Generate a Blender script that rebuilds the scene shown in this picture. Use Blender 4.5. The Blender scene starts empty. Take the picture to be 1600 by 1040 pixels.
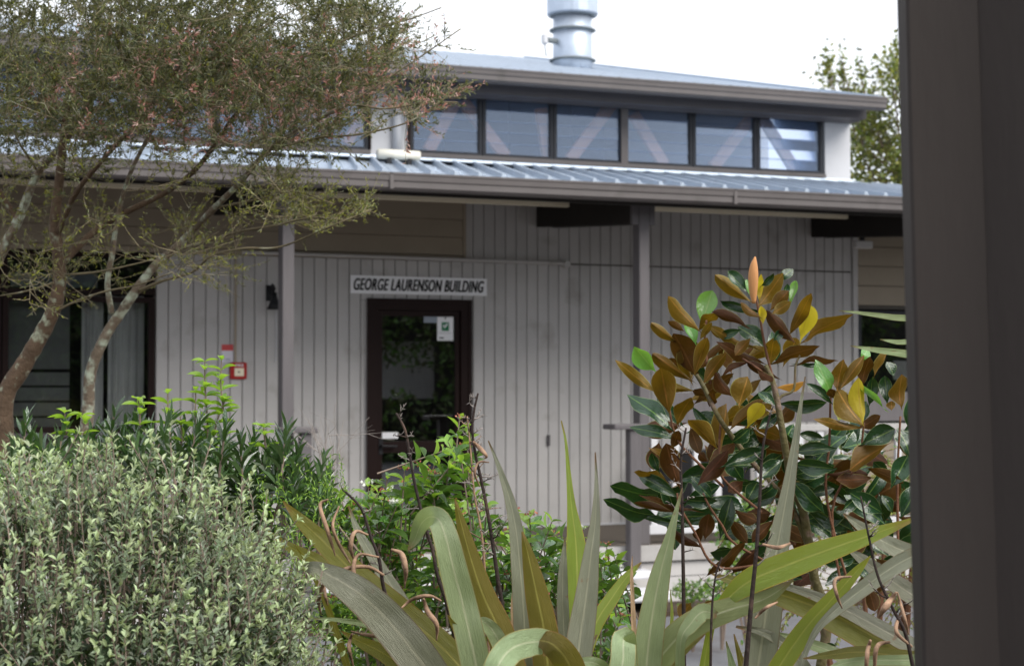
import bpy, math, random
import numpy as np
from mathutils import Vector, Matrix

rnd = random.Random(7)
npr = np.random.default_rng(11)
S = bpy.context.scene
COL = S.collection

# ------------------------------------------------------------------ camera
F = 2800.0                     # focal length in units of a 1600 px wide picture
TH = math.radians(22.8)        # the wall runs away to the right
PI_ = math.atan(80 / F)        # slight upward pitch
EYE = Vector((0, 0, 1.85))
cam_d = bpy.data.cameras.new("Camera")
cam = bpy.data.objects.new("Camera", cam_d)
COL.objects.link(cam)
cam.location = EYE
cam.rotation_euler = (math.pi / 2 + PI_, 0, -TH)
cam_d.sensor_width = 36
cam_d.lens = 36 * F / 1600
cam_d.clip_start = 0.05
cam_d.clip_end = 600
cam_d.dof.use_dof = True
cam_d.dof.focus_distance = 3.7
cam_d.dof.aperture_fstop = 8.5
cam_d.dof.aperture_blades = 7
S.camera = cam

# ------------------------------------------------------------------ world, sun, exposure
SUN_EL, SUN_AZ = math.radians(42), math.radians(152)     # azimuth clockwise from +Y
W = bpy.data.worlds.new("World"); S.world = W
W.use_nodes = True
nt = W.node_tree; nt.nodes.clear()
out = nt.nodes.new("ShaderNodeOutputWorld"); bg = nt.nodes.new("ShaderNodeBackground")
sky = nt.nodes.new("ShaderNodeTexSky"); sky.sky_type = 'NISHITA'; sky.sun_disc = False
sky.sun_elevation = SUN_EL; sky.sun_rotation = SUN_AZ
mix = nt.nodes.new("ShaderNodeMix"); mix.data_type = 'RGBA'
mix.inputs[0].default_value = 0.88
tc = nt.nodes.new("ShaderNodeTexCoord")
nz = nt.nodes.new("ShaderNodeTexNoise"); nz.inputs['Scale'].default_value = 1.6; nz.inputs['Detail'].default_value = 3
cr = nt.nodes.new("ShaderNodeMix"); cr.data_type = 'RGBA'
cr.inputs[6].default_value = (10.2, 10.7, 11.6, 1); cr.inputs[7].default_value = (13.6, 13.8, 14.3, 1)
nt.links.new(tc.outputs['Generated'], nz.inputs['Vector'])
nt.links.new(nz.outputs['Fac'], cr.inputs[0])
nt.links.new(sky.outputs[0], mix.inputs[6]); nt.links.new(cr.outputs[2], mix.inputs[7])
nt.links.new(mix.outputs[2], bg.inputs['Color'])
bg.inputs['Strength'].default_value = 0.072
nt.links.new(bg.outputs[0], out.inputs[0])
sd = bpy.data.lights.new("Sun", 'SUN'); sd.energy = 2.6; sd.angle = math.radians(42); sd.color = (1, .96, .9)
so = bpy.data.objects.new("Sun", sd); COL.objects.link(so)
sdir = Vector((math.sin(SUN_AZ) * math.cos(SUN_EL), math.cos(SUN_AZ) * math.cos(SUN_EL), math.sin(SUN_EL)))
so.rotation_euler = sdir.to_track_quat('Z', 'Y').to_euler()
so.location = (0, 0, 30)
S.view_settings.view_transform = 'Standard'
S.view_settings.look = 'None'
S.view_settings.exposure = 0.78
S.view_settings.gamma = 1.0
S.view_settings.use_curve_mapping = False

# ------------------------------------------------------------------ projection helpers
HOR = Vector((math.sin(TH), math.cos(TH), 0))
RT = Vector((math.cos(TH), -math.sin(TH), 0))
FW = HOR * math.cos(PI_) + Vector((0, 0, math.sin(PI_)))
UP = -HOR * math.sin(PI_) + Vector((0, 0, math.cos(PI_)))
def P(px, py, d):
    px, py, d = float(px), float(py), float(d)
    return EYE + d * (FW + RT * ((px - 800) / F) + UP * ((520 - py) / F))
def onY(px, py, Y):
    v = P(px, py, 1) - EYE
    return EYE + v * (Y / v.y)
def WX(px, Y): return onY(px, 600, Y).x
def WZ(px, py, Y): return onY(px, py, Y).z
def depth_of(p): return (p - EYE).dot(FW)

# ------------------------------------------------------------------ object helpers
def tag(o, label=None, cat=None, group=None, kind=None):
    if label: o['label'] = label
    if cat: o['category'] = cat
    if group: o['group'] = group
    if kind: o['kind'] = kind
    return o
def thing(name, loc, label, cat, group=None):
    o = bpy.data.objects.new(name, None); COL.objects.link(o)
    o.location = loc; o.empty_display_size = .1
    return tag(o, label, cat, group)
ORG = {}
def origin(o):
    v = Vector(o.location)
    return v if o.parent is None else v      # parts keep world coordinates
def adopt(o, parent):
    if parent is None: return
    o.parent = parent
    if parent.parent is None and parent.type == 'EMPTY':
        o.matrix_parent_inverse = Matrix.Translation(parent.location).inverted()
    elif parent.get('_t'):
        o.matrix_parent_inverse = Matrix.Translation(parent.location).inverted()
def obj(name, me, parent=None, loc=None, kind=None):
    o = bpy.data.objects.new(name, me); COL.objects.link(o)
    if loc is not None: o.location = loc
    adopt(o, parent)
    if kind: o['kind'] = kind
    return o
def mesh(name, v, f, mats, smooth=False, mi=None, uv=None):
    me = bpy.data.meshes.new(name)
    me.from_pydata([tuple(a) for a in v] if not isinstance(v, np.ndarray) else v.tolist(), [], f if not isinstance(f, np.ndarray) else f.tolist())
    for m in (mats if isinstance(mats, (list, tuple)) else [mats]): me.materials.append(m)
    if mi is not None: me.polygons.foreach_set('material_index', np.asarray(mi, dtype=np.int32))
    if smooth: me.polygons.foreach_set('use_smooth', np.ones(len(me.polygons), dtype=bool))
    if uv is not None:
        l = me.uv_layers.new(name="UVMap")
        idx = np.empty(len(me.loops), dtype=np.int32); me.loops.foreach_get('vertex_index', idx)
        l.data.foreach_set('uv', np.asarray(uv, dtype=np.float32)[idx].ravel())
    me.update()
    return me
class MB:
    def __init__(s): s.v = []; s.f = []; s.mi = []
    def add(s, v, f, m=0):
        n = len(s.v); s.v += [tuple(a) for a in v]; s.f += [tuple(i + n for i in q) for q in f]; s.mi += [m] * len(f); return s
    def box(s, x0, x1, y0, y1, z0, z1, m=0, c=0.0):
        """box; c > 0 chamfers the four vertical front edges lightly and the top/bottom"""
        if c <= 0:
            v = [(x0,y0,z0),(x1,y0,z0),(x1,y1,z0),(x0,y1,z0),(x0,y0,z1),(x1,y0,z1),(x1,y1,z1),(x0,y1,z1)]
            f = [(0,3,2,1),(4,5,6,7),(0,1,5,4),(1,2,6,5),(2,3,7,6),(3,0,4,7)]
            return s.add(v, f, m)
        pr = [(x0+c,y0),(x1-c,y0),(x1,y0+c),(x1,y1-c),(x1-c,y1),(x0+c,y1),(x0,y1-c),(x0,y0+c)]
        cx, cy = (x0+x1)/2, (y0+y1)/2
        def ring(z, k): return [(a + (cx-a)*k/max(abs(a-cx),1e-6)*1, b + (cy-b)*k/max(abs(b-cy),1e-6)*1, z) for a, b in pr]
        v = ring(z0, c*.7) + ring(z0+c, 0) + ring(z1-c, 0) + ring(z1, c*.7)
        f = [tuple(range(7,-1,-1)), tuple(range(24,32))]
        for r in range(3):
            for i in range(8):
                j = (i+1) % 8
                f.append((r*8+i, r*8+j, r*8+8+j, r*8+8+i))
        return s.add(v, f, m)
    def prism(s, pts, x0, x1, m=0):
        """profile pts (y,z) swept along X"""
        n = len(pts); v = [(x0,y,z) for y,z in pts] + [(x1,y,z) for y,z in pts]
        f = [(i,(i+1)%n,n+(i+1)%n,n+i) for i in range(n)] + [tuple(range(n-1,-1,-1)), tuple(range(n,2*n))]
        return s.add(v, f, m)
    def lathe(s, cx, cy, prof, n=24, m=0, cap=True):
        v = []; f = []
        for r, z in prof:
            for i in range(n):
                a = 2*math.pi*i/n; v.append((cx+r*math.cos(a), cy+r*math.sin(a), z))
        for k in range(len(prof)-1):
            for i in range(n):
                j = (i+1)%n; f.append((k*n+i,k*n+j,(k+1)*n+j,(k+1)*n+i))
        if cap: f += [tuple(range(n-1,-1,-1)), tuple(range((len(prof)-1)*n, len(prof)*n))]
        return s.add(v, f, m)
    def tube(s, pts, rad, n=6, m=0):
        pts = [Vector(p) for p in pts]
        if not hasattr(rad, '__len__'): rad = [rad]*len(pts)
        v = []; f = []; prev = None
        for i, p in enumerate(pts):
            t = (pts[min(i+1,len(pts)-1)] - pts[max(i-1,0)])
            if t.length < 1e-9: t = Vector((0,0,1))
            t.normalize()
            a = prev if prev is not None else (Vector((0,0,1)) if abs(t.z) < .9 else Vector((1,0,0)))
            x = (a - t*a.dot(t)).normalized(); prev = x; y = t.cross(x)
            for k in range(n):
                w = 2*math.pi*k/n
                v.append(p + (x*math.cos(w) + y*math.sin(w))*rad[i])
        for i in range(len(pts)-1):
            for k in range(n):
                q = (k+1)%n; f.append((i*n+k,i*n+q,(i+1)*n+q,(i+1)*n+k))
        f.append(tuple(range(n-1,-1,-1))); f.append(tuple(range((len(pts)-1)*n, len(pts)*n)))
        return s.add(v, f, m)
    def build(s, name, mats, parent=None, smooth=False, kind=None, center=False):
        if center and parent is None:
            a = np.array(s.v); c = Vector((float(a[:,0].mean()), float(a[:,1].mean()), float(a[:,2].min())))
            me = mesh(name, a - np.array(c), s.f, mats, smooth, s.mi)
            return obj(name, me, None, c, kind)
        return obj(name, mesh(name, s.v, s.f, mats, smooth, s.mi), parent, None, kind)
def box(name, m, parent, x0, x1, y0, y1, z0, z1, c=0.0):
    return MB().box(x0,x1,y0,y1,z0,z1,0,c).build(name, m, parent)
def spline(pts, n):
    """Catmull-Rom through tuples of any length"""
    A = np.array(pts, float); A = np.vstack([2*A[0]-A[1], A, 2*A[-1]-A[-2]])
    k = len(A)-3; o = []
    for j in range(n+1):
        t = j/n*k; i = min(int(t), k-1); u = t-i
        p0,p1,p2,p3 = A[i:i+4]
        o.append(.5*((2*p1)+(-p0+p2)*u+(2*p0-5*p1+4*p2-p3)*u*u+(-p0+3*p1-3*p2+p3)*u**3))
    return np.array(o)

# ------------------------------------------------------------------ materials
def new_mat(name):
    m = bpy.data.materials.new(name); m.use_nodes = True
    n = m.node_tree; b = n.nodes['Principled BSDF']
    return m, n, b
def mat(name, col, rough=.6, var=.12, scale=6, bump=0.0, bscale=60, metal=0, spec=.28, stretch=None, dirt=None, coat=0):
    m, n, b = new_mat(name)
    tc = n.nodes.new('ShaderNodeTexCoord'); mp = n.nodes.new('ShaderNodeMapping')
    if stretch: mp.inputs['Scale'].default_value = stretch
    n.links.new(tc.outputs['Object'], mp.inputs['Vector'])
    t = n.nodes.new('ShaderNodeTexNoise'); t.inputs['Scale'].default_value = scale; t.inputs['Detail'].default_value = 6; t.inputs['Roughness'].default_value = .65
    n.links.new(mp.outputs[0], t.inputs['Vector'])
    r = n.nodes.new('ShaderNodeValToRGB')
    r.color_ramp.elements[0].position = .3; r.color_ramp.elements[1].position = .7
    r.color_ramp.elements[0].color = [max(0, c*(1-var)) for c in col] + [1]
    r.color_ramp.elements[1].color = [min(1, c*(1+var)) for c in col] + [1]
    n.links.new(t.outputs['Fac'], r.inputs[0])
    src = r.outputs[0]
    if dirt:
        t2 = n.nodes.new('ShaderNodeTexNoise'); t2.inputs['Scale'].default_value = dirt[1]; t2.inputs['Detail'].default_value = 8
        n.links.new(tc.outputs['Object'], t2.inputs['Vector'])
        r2 = n.nodes.new('ShaderNodeValToRGB'); r2.color_ramp.elements[0].position = dirt[2]; r2.color_ramp.elements[1].position = dirt[2]+.15
        n.links.new(t2.outputs['Fac'], r2.inputs[0])
        mx = n.nodes.new('ShaderNodeMix'); mx.data_type = 'RGBA'
        n.links.new(r2.outputs[0], mx.inputs[0]); n.links.new(src, mx.inputs[6]); mx.inputs[7].default_value = list(dirt[0]) + [1]
        src = mx.outputs[2]
    oi = n.nodes.new('ShaderNodeObjectInfo'); hs = n.nodes.new('ShaderNodeHueSaturation')
    ma = n.nodes.new('ShaderNodeMapRange'); ma.inputs[3].default_value = .96; ma.inputs[4].default_value = 1.04
    n.links.new(oi.outputs['Random'], ma.inputs[0]); n.links.new(ma.outputs[0], hs.inputs['Value']); n.links.new(src, hs.inputs['Color'])
    n.links.new(hs.outputs[0], b.inputs['Base Color'])
    b.inputs['Roughness'].default_value = rough; b.inputs['Metallic'].default_value = metal
    b.inputs['Specular IOR Level'].default_value = spec
    if coat: b.inputs['Coat Weight'].default_value = coat
    if bump:
        t3 = n.nodes.new('ShaderNodeTexNoise'); t3.inputs['Scale'].default_value = bscale; t3.inputs['Detail'].default_value = 5
        n.links.new(mp.outputs[0], t3.inputs['Vector'])
        bp = n.nodes.new('ShaderNodeBump'); bp.inputs['Strength'].default_value = bump; bp.inputs['Distance'].default_value = .01
        n.links.new(t3.outputs['Fac'], bp.inputs['Height']); n.links.new(bp.outputs[0], b.inputs['Normal'])
    return m
def leaf_mat(name, top, under, rough=.35, rough_u=.7, trans=.2, tcol=None, rib=None, var=.25, streak=0, spec=.5, edge=None, tip=None, island=False):
    m, n, b = new_mat(name)
    L = n.links.new
    geo = n.nodes.new('ShaderNodeNewGeometry'); oi = n.nodes.new('ShaderNodeObjectInfo'); uvn = n.nodes.new('ShaderNodeUVMap')
    mx = n.nodes.new('ShaderNodeMix'); mx.data_type = 'RGBA'
    mx.inputs[6].default_value = list(top)+[1]; mx.inputs[7].default_value = list(under)+[1]
    L(geo.outputs['Backfacing'], mx.inputs[0]); src = mx.outputs[2]
    sx = n.nodes.new('ShaderNodeSeparateXYZ'); L(uvn.outputs[0], sx.inputs[0])
    if rib is not None or edge is not None:
        s1 = n.nodes.new('ShaderNodeMath'); s1.operation = 'SUBTRACT'; s1.inputs[1].default_value = .5; L(sx.outputs[0], s1.inputs[0])
        s2 = n.nodes.new('ShaderNodeMath'); s2.operation = 'ABSOLUTE'; L(s1.outputs[0], s2.inputs[0])
    if rib is not None:
        mr = n.nodes.new('ShaderNodeMapRange'); mr.inputs[1].default_value = .015; mr.inputs[2].default_value = .05; mr.inputs[3].default_value = .75; mr.inputs[4].default_value = 0
        L(s2.outputs[0], mr.inputs[0])
        m2 = n.nodes.new('ShaderNodeMix'); m2.data_type = 'RGBA'; L(mr.outputs[0], m2.inputs[0]); L(src, m2.inputs[6]); m2.inputs[7].default_value = list(rib)+[1]; src = m2.outputs[2]
    if edge is not None:
        mr = n.nodes.new('ShaderNodeMapRange'); mr.inputs[1].default_value = .455; mr.inputs[2].default_value = .49; mr.inputs[3].default_value = 0; mr.inputs[4].default_value = .9
        L(s2.outputs[0], mr.inputs[0])
        m2 = n.nodes.new('ShaderNodeMix'); m2.data_type = 'RGBA'; L(mr.outputs[0], m2.inputs[0]); L(src, m2.inputs[6]); m2.inputs[7].default_value = list(edge)+[1]; src = m2.outputs[2]
    tcn = n.nodes.new('ShaderNodeTexCoord'); t = n.nodes.new('ShaderNodeTexNoise'); t.inputs['Detail'].default_value = 5
    if tip is not None:
        # withered brown tip and scattered brown spots and scars
        tn = n.nodes.new('ShaderNodeTexNoise'); tn.inputs['Scale'].default_value = 26; tn.inputs['Detail'].default_value = 4; L(tcn.outputs['Object'], tn.inputs['Vector'])
        ma0 = n.nodes.new('ShaderNodeMath'); ma0.operation = 'MULTIPLY_ADD'; ma0.inputs[1].default_value = -.35; L(tn.outputs['Fac'], ma0.inputs[0]); L(sx.outputs[1], ma0.inputs[2])
        mr = n.nodes.new('ShaderNodeMapRange'); mr.inputs[1].default_value = -.06; mr.inputs[2].default_value = .12; mr.inputs[3].default_value = .9; mr.inputs[4].default_value = 0
        L(ma0.outputs[0], mr.inputs[0])
        sp = n.nodes.new('ShaderNodeMapRange'); sp.inputs[1].default_value = .69; sp.inputs[2].default_value = .73; sp.inputs[3].default_value = 0; sp.inputs[4].default_value = .7
        L(tn.outputs['Fac'], sp.inputs[0])
        mxx = n.nodes.new('ShaderNodeMath'); mxx.operation = 'MAXIMUM'; L(mr.outputs[0], mxx.inputs[0]); L(sp.outputs[0], mxx.inputs[1])
        m2 = n.nodes.new('ShaderNodeMix'); m2.data_type = 'RGBA'; L(mxx.outputs[0], m2.inputs[0]); L(src, m2.inputs[6]); m2.inputs[7].default_value = list(tip)+[1]; src = m2.outputs[2]
    if streak:
        mp = n.nodes.new('ShaderNodeMapping'); mp.inputs['Scale'].default_value = (streak, 1.2, 1); L(uvn.outputs[0], mp.inputs[0]); L(mp.outputs[0], t.inputs['Vector']); t.inputs['Scale'].default_value = 3
    else:
        L(tcn.outputs['Object'], t.inputs['Vector']); t.inputs['Scale'].default_value = 9
    add = n.nodes.new('ShaderNodeMath'); add.operation = 'ADD'
    if island:
        a1 = n.nodes.new('ShaderNodeMath'); a1.operation = 'ADD'; L(geo.outputs['Random Per Island'], a1.inputs[0]); L(oi.outputs['Random'], a1.inputs[1])
        a2 = n.nodes.new('ShaderNodeMath'); a2.operation = 'FRACT'; L(a1.outputs[0], a2.inputs[0]); rsock = a2.outputs[0]
    else: rsock = oi.outputs['Random']
    L(t.outputs['Fac'], add.inputs[0]); L(rsock, add.inputs[1])
    ma = n.nodes.new('ShaderNodeMapRange'); ma.inputs[1].default_value = .3; ma.inputs[2].default_value = 1.7; ma.inputs[3].default_value = 1-var; ma.inputs[4].default_value = 1+var
    L(add.outputs[0], ma.inputs[0])
    hs = n.nodes.new('ShaderNodeHueSaturation'); L(ma.outputs[0], hs.inputs['Value']); L(src, hs.inputs['Color'])
    mh = n.nodes.new('ShaderNodeMapRange'); mh.inputs[3].default_value = .485; mh.inputs[4].default_value = .515
    L(rsock, mh.inputs[0]); L(mh.outputs[0], hs.inputs['Hue'])
    L(hs.outputs[0], b.inputs['Base Color'])
    mrr = n.nodes.new('ShaderNodeMapRange'); mrr.inputs[3].default_value = rough; mrr.inputs[4].default_value = rough_u
    L(geo.outputs['Backfacing'], mrr.inputs[0]); L(mrr.outputs[0], b.inputs['Roughness'])
    b.inputs['Specular IOR Level'].default_value = spec
    bp = n.nodes.new('ShaderNodeBump'); bp.inputs['Strength'].default_value = .7 if streak else .3; bp.inputs['Distance'].default_value = .006
    L(t.outputs['Fac'], bp.inputs['Height']); L(bp.outputs[0], b.inputs['Normal'])
    if trans > 0:
        tr = n.nodes.new('ShaderNodeBsdfTranslucent'); tr.inputs['Color'].default_value = list(tcol or top)+[1]
        ms = n.nodes.new('ShaderNodeMixShader'); ms.inputs[0].default_value = trans
        L(b.outputs[0], ms.inputs[1]); L(tr.outputs[0], ms.inputs[2]); L(ms.outputs[0], n.nodes['Material Output'].inputs[0])
    return m
def glass(name, tint, refl=(1, 1, 1), ior=2.7, rough=.01, frost=0.0):
    m, n, b = new_mat(name); L = n.links.new
    n.nodes.remove(b)
    fr = n.nodes.new('ShaderNodeFresnel'); fr.inputs[0].default_value = ior
    g = n.nodes.new('ShaderNodeBsdfGlossy'); g.inputs['Color'].default_value = list(refl)+[1]; g.inputs['Roughness'].default_value = rough
    t = n.nodes.new('ShaderNodeBsdfTransparent'); t.inputs['Color'].default_value = list(tint)+[1]
    ms = n.nodes.new('ShaderNodeMixShader'); L(fr.outputs[0], ms.inputs[0]); L(t.outputs[0], ms.inputs[1]); L(g.outputs[0], ms.inputs[2])
    last = ms.outputs[0]
    if frost:
        d = n.nodes.new('ShaderNodeBsdfDiffuse'); d.inputs['Color'].default_value = (.33, .42, .58, 1)
        m2 = n.nodes.new('ShaderNodeMixShader'); m2.inputs[0].default_value = frost; L(last, m2.inputs[1]); L(d.outputs[0], m2.inputs[2]); last = m2.outputs[0]
    L(last, n.nodes['Material Output'].inputs[0])
    return m

M = {}
M['clad'] = mat('cladding_paint', (.445,.43,.42), .55, .05, 3, .12, 40, dirt=((.34,.32,.30), 3.2, .60))
M['weather'] = mat('weatherboard_paint', (.32,.27,.205), .55, .05, 3, .1, 40)
M['gap'] = mat('groove_dark', (.10,.092,.08), .9, .1, 5)
M['white'] = mat('white_paint', (.50,.50,.515), .5, .04, 3, .1, 40, dirt=((.5,.5,.48), 3, .64))
M['trim'] = mat('grey_brown_paint', (.085,.077,.080), .5, .08, 4, .1, 50)
M['gutter'] = mat('gutter_paint', (.105,.094,.092), .45, .10, 2.5, .05, 50, dirt=((.075,.068,.064), 3, .6))
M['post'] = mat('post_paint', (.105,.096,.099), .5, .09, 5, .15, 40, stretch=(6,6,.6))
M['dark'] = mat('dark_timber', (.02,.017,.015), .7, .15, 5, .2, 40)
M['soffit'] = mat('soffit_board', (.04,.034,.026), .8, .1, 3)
M['batten'] = mat('cream_batten_paint', (.80,.72,.55), .6, .06, 4)
M['frame'] = mat('brown_aluminium', (.013,.005,.004), .5, .1, 5, spec=.15)
M['blackframe'] = mat('black_frame', (.02,.022,.028), .35, .1, 5)
M['roof'] = mat('zinc_roof', (.36,.42,.50), .38, .07, 4, .1, 20, metal=.35, dirt=((.27,.31,.37), 2.5, .6))
M['flue'] = mat('galvanised_steel', (.44,.50,.59), .42, .12, 9, .08, 30, metal=.45, stretch=(1,1,.5))
M['flue_dark'] = mat('flue_band', (.16,.18,.19), .6, .1, 9)
M['cream'] = mat('cream_pvc', (.66,.64,.56), .4, .06, 5, dirt=((.25,.27,.12), 9, .68))
M['black'] = mat('black_plastic', (.012,.012,.014), .5, .1, 5)
M['red'] = mat('red_plastic', (.36,.015,.012), .35, .05, 5)
M['signwhite'] = mat('sign_white', (.78,.78,.80), .4, .03, 5)
M['signblack'] = mat('sign_black', (.004,.004,.004), .8, .0, 5, spec=.1)
M['green'] = mat('sign_green', (.01,.16,.06), .5, 0, 5)
M['pink'] = mat('notice_red', (.50,.07,.07), .5, .1, 5)
M['paper'] = mat('notice_white', (.62,.60,.66), .5, .04, 5)
M['greypaper'] = mat('notice_grey', (.27,.31,.36), .5, .04, 5)
M['tread'] = mat('tread_paint', (.60,.60,.62), .5, .05, 6, .1, 50, dirt=((.5,.5,.48), 6, .62))
M['conc'] = mat('pale_deck_edge', (.33,.32,.31), .8, .12, 6, .3, 60, dirt=((.3,.28,.26), 4, .55))
M['decking'] = mat('deck_timber', (.125,.105,.085), .8, .2, 4, .3, 40, stretch=(.5,12,1))
M['asphalt'] = mat('asphalt', (.135,.135,.143), .9, .16, 1.2, .5, 150, dirt=((.11,.10,.10), 1.1, .56))
M['soil'] = mat('garden_soil', (.05,.034,.022), .95, .4, 7, 1.0, 45, dirt=((.10,.07,.045), 18, .58))
M['brickedge'] = mat('brick_edging', (.17,.09,.07), .9, .3, 10, .5, 60)
M['timber'] = mat('truss_timber', (.92,.50,.34), .6, .15, 4)
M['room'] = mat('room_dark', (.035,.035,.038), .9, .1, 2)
M['ceiling'] = mat('room_ceiling', (.36,.42,.52), .9, .1, 2)
M['curtain'] = mat('curtain_cloth', (.80,.80,.78), .9, .08, 6)
M['blind'] = mat('blind_cloth', (.24,.25,.24), .9, .08, 6)
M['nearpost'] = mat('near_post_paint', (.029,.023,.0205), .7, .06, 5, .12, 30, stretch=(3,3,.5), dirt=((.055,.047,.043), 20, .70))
M['bark'] = mat('tree_bark', (.105,.070,.045), .9, .3, 14, .8, 60, dirt=((.34,.37,.27), 26, .56))
M['bark2'] = mat('lichen_bark', (.16,.125,.09), .9, .3, 14, .8, 60, dirt=((.40,.44,.34), 24, .49))
M['twig'] = mat('grey_twig', (.15,.125,.075), .9, .4, 9, dirt=((.34,.34,.25), 14, .60))
M['magstem'] = mat('magnolia_stem', (.10,.085,.035), .6, .3, 12, .5, 90, dirt=((.16,.11,.08), 40, .5))
M['magtwig'] = mat('magnolia_twig', (.13,.058,.030), .7, .25, 12, .5, 90)
M['stalk'] = mat('dead_stalk', (.028,.018,.015), .7, .4, 10, .4, 90, dirt=((.14,.085,.06), 14, .58))
M['tan'] = mat('dry_husk', (.27,.17,.11), .8, .45, 30, .4, 90)
M['greytwig'] = mat('bare_twig', (.25,.22,.20), .9, .2, 10)
M['bushstem'] = mat('bush_stem', (.19,.145,.115), .9, .25, 10)
M['bud'] = mat('magnolia_bud', (.46,.22,.085), .7, .25, 10, stretch=(3,3,.6))
M['doorglass'] = glass('door_glass', (.75,.77,.78), (.75,.75,.75))
M['winglass'] = glass('window_glass', (.85,.86,.86), (.75,.75,.75), 1.7)
M['louvre'] = glass('louvre_glass', (.90,.93,.98), (.74,.85,1.0), 1.8, .03, .08)
M['shed'] = mat('shed_white', (.75,.75,.75), .7, .05, 3)

# leaves: (top side, underside)
LM = {}
LM['U'] = leaf_mat('magnolia_leaf_rusty_underside', (.025,.07,.018), (.098,.057,.008), .25, .5, .17, (.42,.24,.01), rib=(.28,.13,.03), edge=(.26,.24,.07), var=.42, spec=.22)
LM['D'] = leaf_mat('magnolia_leaf_dark_rust', (.030,.070,.022), (.045,.018,.004), .22, .6, .12, (.28,.13,.01), rib=(.12,.05,.02), edge=(.16,.16,.05), var=.5, spec=.15)
LM['Y'] = leaf_mat('magnolia_leaf_lit_through', (.25,.24,.02), (.34,.26,.012), .35, .6, .45, (.75,.60,.03), rib=(.25,.13,.02))  # yellow of light coming through the leaf is painted into both sides
LM['O'] = leaf_mat('magnolia_leaf_orange', (.40,.17,.02), (.44,.19,.02), .5, .7, .30, (.8,.4,.05), rib=(.25,.10,.02))
LM['T'] = leaf_mat('magnolia_leaf_glossy', (.010,.036,.010), (.12,.06,.01), .20, .75, .06, (.08,.22,.02), rib=(.12,.19,.04), edge=(.16,.2,.08), spec=.55, var=.4)
LM['L'] = leaf_mat('magnolia_leaf_young', (.10,.235,.055), (.14,.24,.05), .25, .6, .3, (.3,.6,.06), rib=(.25,.36,.12), spec=.7)
LM['X1'] = leaf_mat('flax_pale', (.275,.345,.185), (.24,.28,.12), .34, .5, .18, (.5,.65,.2), rib=(.50,.52,.34), streak=26, var=.30, edge=(.30,.22,.08), tip=(.24,.12,.06))
LM['X2'] = leaf_mat('flax_olive', (.135,.145,.032), (.120,.092,.015), .45, .55, .22, (.5,.45,.04), rib=(.34,.31,.08), streak=26, var=.36, edge=(.22,.09,.03), tip=(.24,.12,.06))
LM['X3'] = leaf_mat('flax_grey', (.255,.262,.195), (.22,.215,.13), .34, .5, .12, (.45,.5,.25), rib=(.45,.44,.32), streak=28, var=.32, edge=(.20,.13,.08), tip=(.24,.12,.06))
LM['X4'] = leaf_mat('flax_bright', (.18,.245,.045), (.25,.24,.03), .42, .5, .28, (.6,.65,.05), rib=(.42,.42,.12), streak=26, var=.30, edge=(.4,.22,.04), tip=(.24,.12,.06))
LM['X5'] = leaf_mat('flax_orange', (.60,.30,.03), (.60,.28,.03), .5, .5, .3, (.9,.5,.05), streak=6, var=.5)
LM['X6'] = leaf_mat('flax_dry', (.46,.28,.18), (.5,.28,.17), .7, .7, .2, (.7,.5,.3), streak=10, var=.3)
LM['grey'] = leaf_mat('grey_bush_leaf', (.175,.225,.135), (.46,.49,.42), .38, .6, .20, (.3,.45,.14), var=.5, spec=.7, island=True)
LM['grey2'] = leaf_mat('grey_bush_leaf_new', (.38,.46,.25), (.48,.53,.38), .4, .6, .25, (.45,.55,.15), var=.3, island=True)
LM['grey3'] = leaf_mat('grey_bush_leaf_shade', (.012,.028,.008), (.03,.045,.018), .5, .7, .12, (.2,.3,.06), var=.38, island=True)  # near-black leaves, the bush's inner shade is put into their colour
LM['dark'] = leaf_mat('dark_bush_leaf', (.014,.040,.009), (.045,.09,.022), .24, .5, .12, (.12,.3,.03), rib=(.09,.16,.05), var=.45, spec=1.0, island=True)
LM['fresh'] = leaf_mat('fresh_leaf', (.18,.29,.05), (.19,.29,.07), .35, .55, .35, (.5,.8,.06), rib=(.32,.5,.14), var=.25, island=True)
LM['vib'] = leaf_mat('viburnum_leaf', (.042,.100,.016), (.08,.14,.04), .26, .55, .22, (.25,.5,.04), rib=(.18,.3,.08), var=.38, spec=.65, island=True)
LM['tree'] = leaf_mat('tree_leaf_olive', (.098,.115,.038), (.15,.165,.09), .5, .65, .28, (.28,.27,.06), var=.45, island=True)
LM['tree2'] = leaf_mat('tree_leaf_dark', (.045,.062,.022), (.085,.09,.045), .5, .6, .2, (.15,.18,.04), var=.4, island=True)
LM['tree3'] = leaf_mat('tree_leaf_yellowgreen', (.19,.20,.03), (.22,.22,.06), .5, .6, .3, (.4,.4,.05), var=.3, island=True)
LM['tree4'] = leaf_mat('tree_leaf_pink', (.38,.19,.155), (.46,.32,.28), .5, .6, .3, (.6,.25,.18), var=.35, island=True)
LM['far'] = leaf_mat('far_tree_leaf', (.085,.125,.022), (.13,.16,.035), .5, .6, .28, (.35,.42,.05), var=.45, island=True)
LM['weep'] = leaf_mat('weeping_leaf', (.22,.24,.06), (.25,.26,.09), .6, .6, .25, (.5,.5,.1), var=.4, island=True)
LM['flower'] = leaf_mat('flower_white', (.7,.7,.66), (.7,.7,.66), .6, .6, .2, (.8,.8,.7), var=.1, island=True)
LM['pinkbud'] = leaf_mat('bud_pink', (.42,.14,.09), (.42,.14,.09), .6, .6, .1, (.6,.2,.1), var=.3, island=True)

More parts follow.
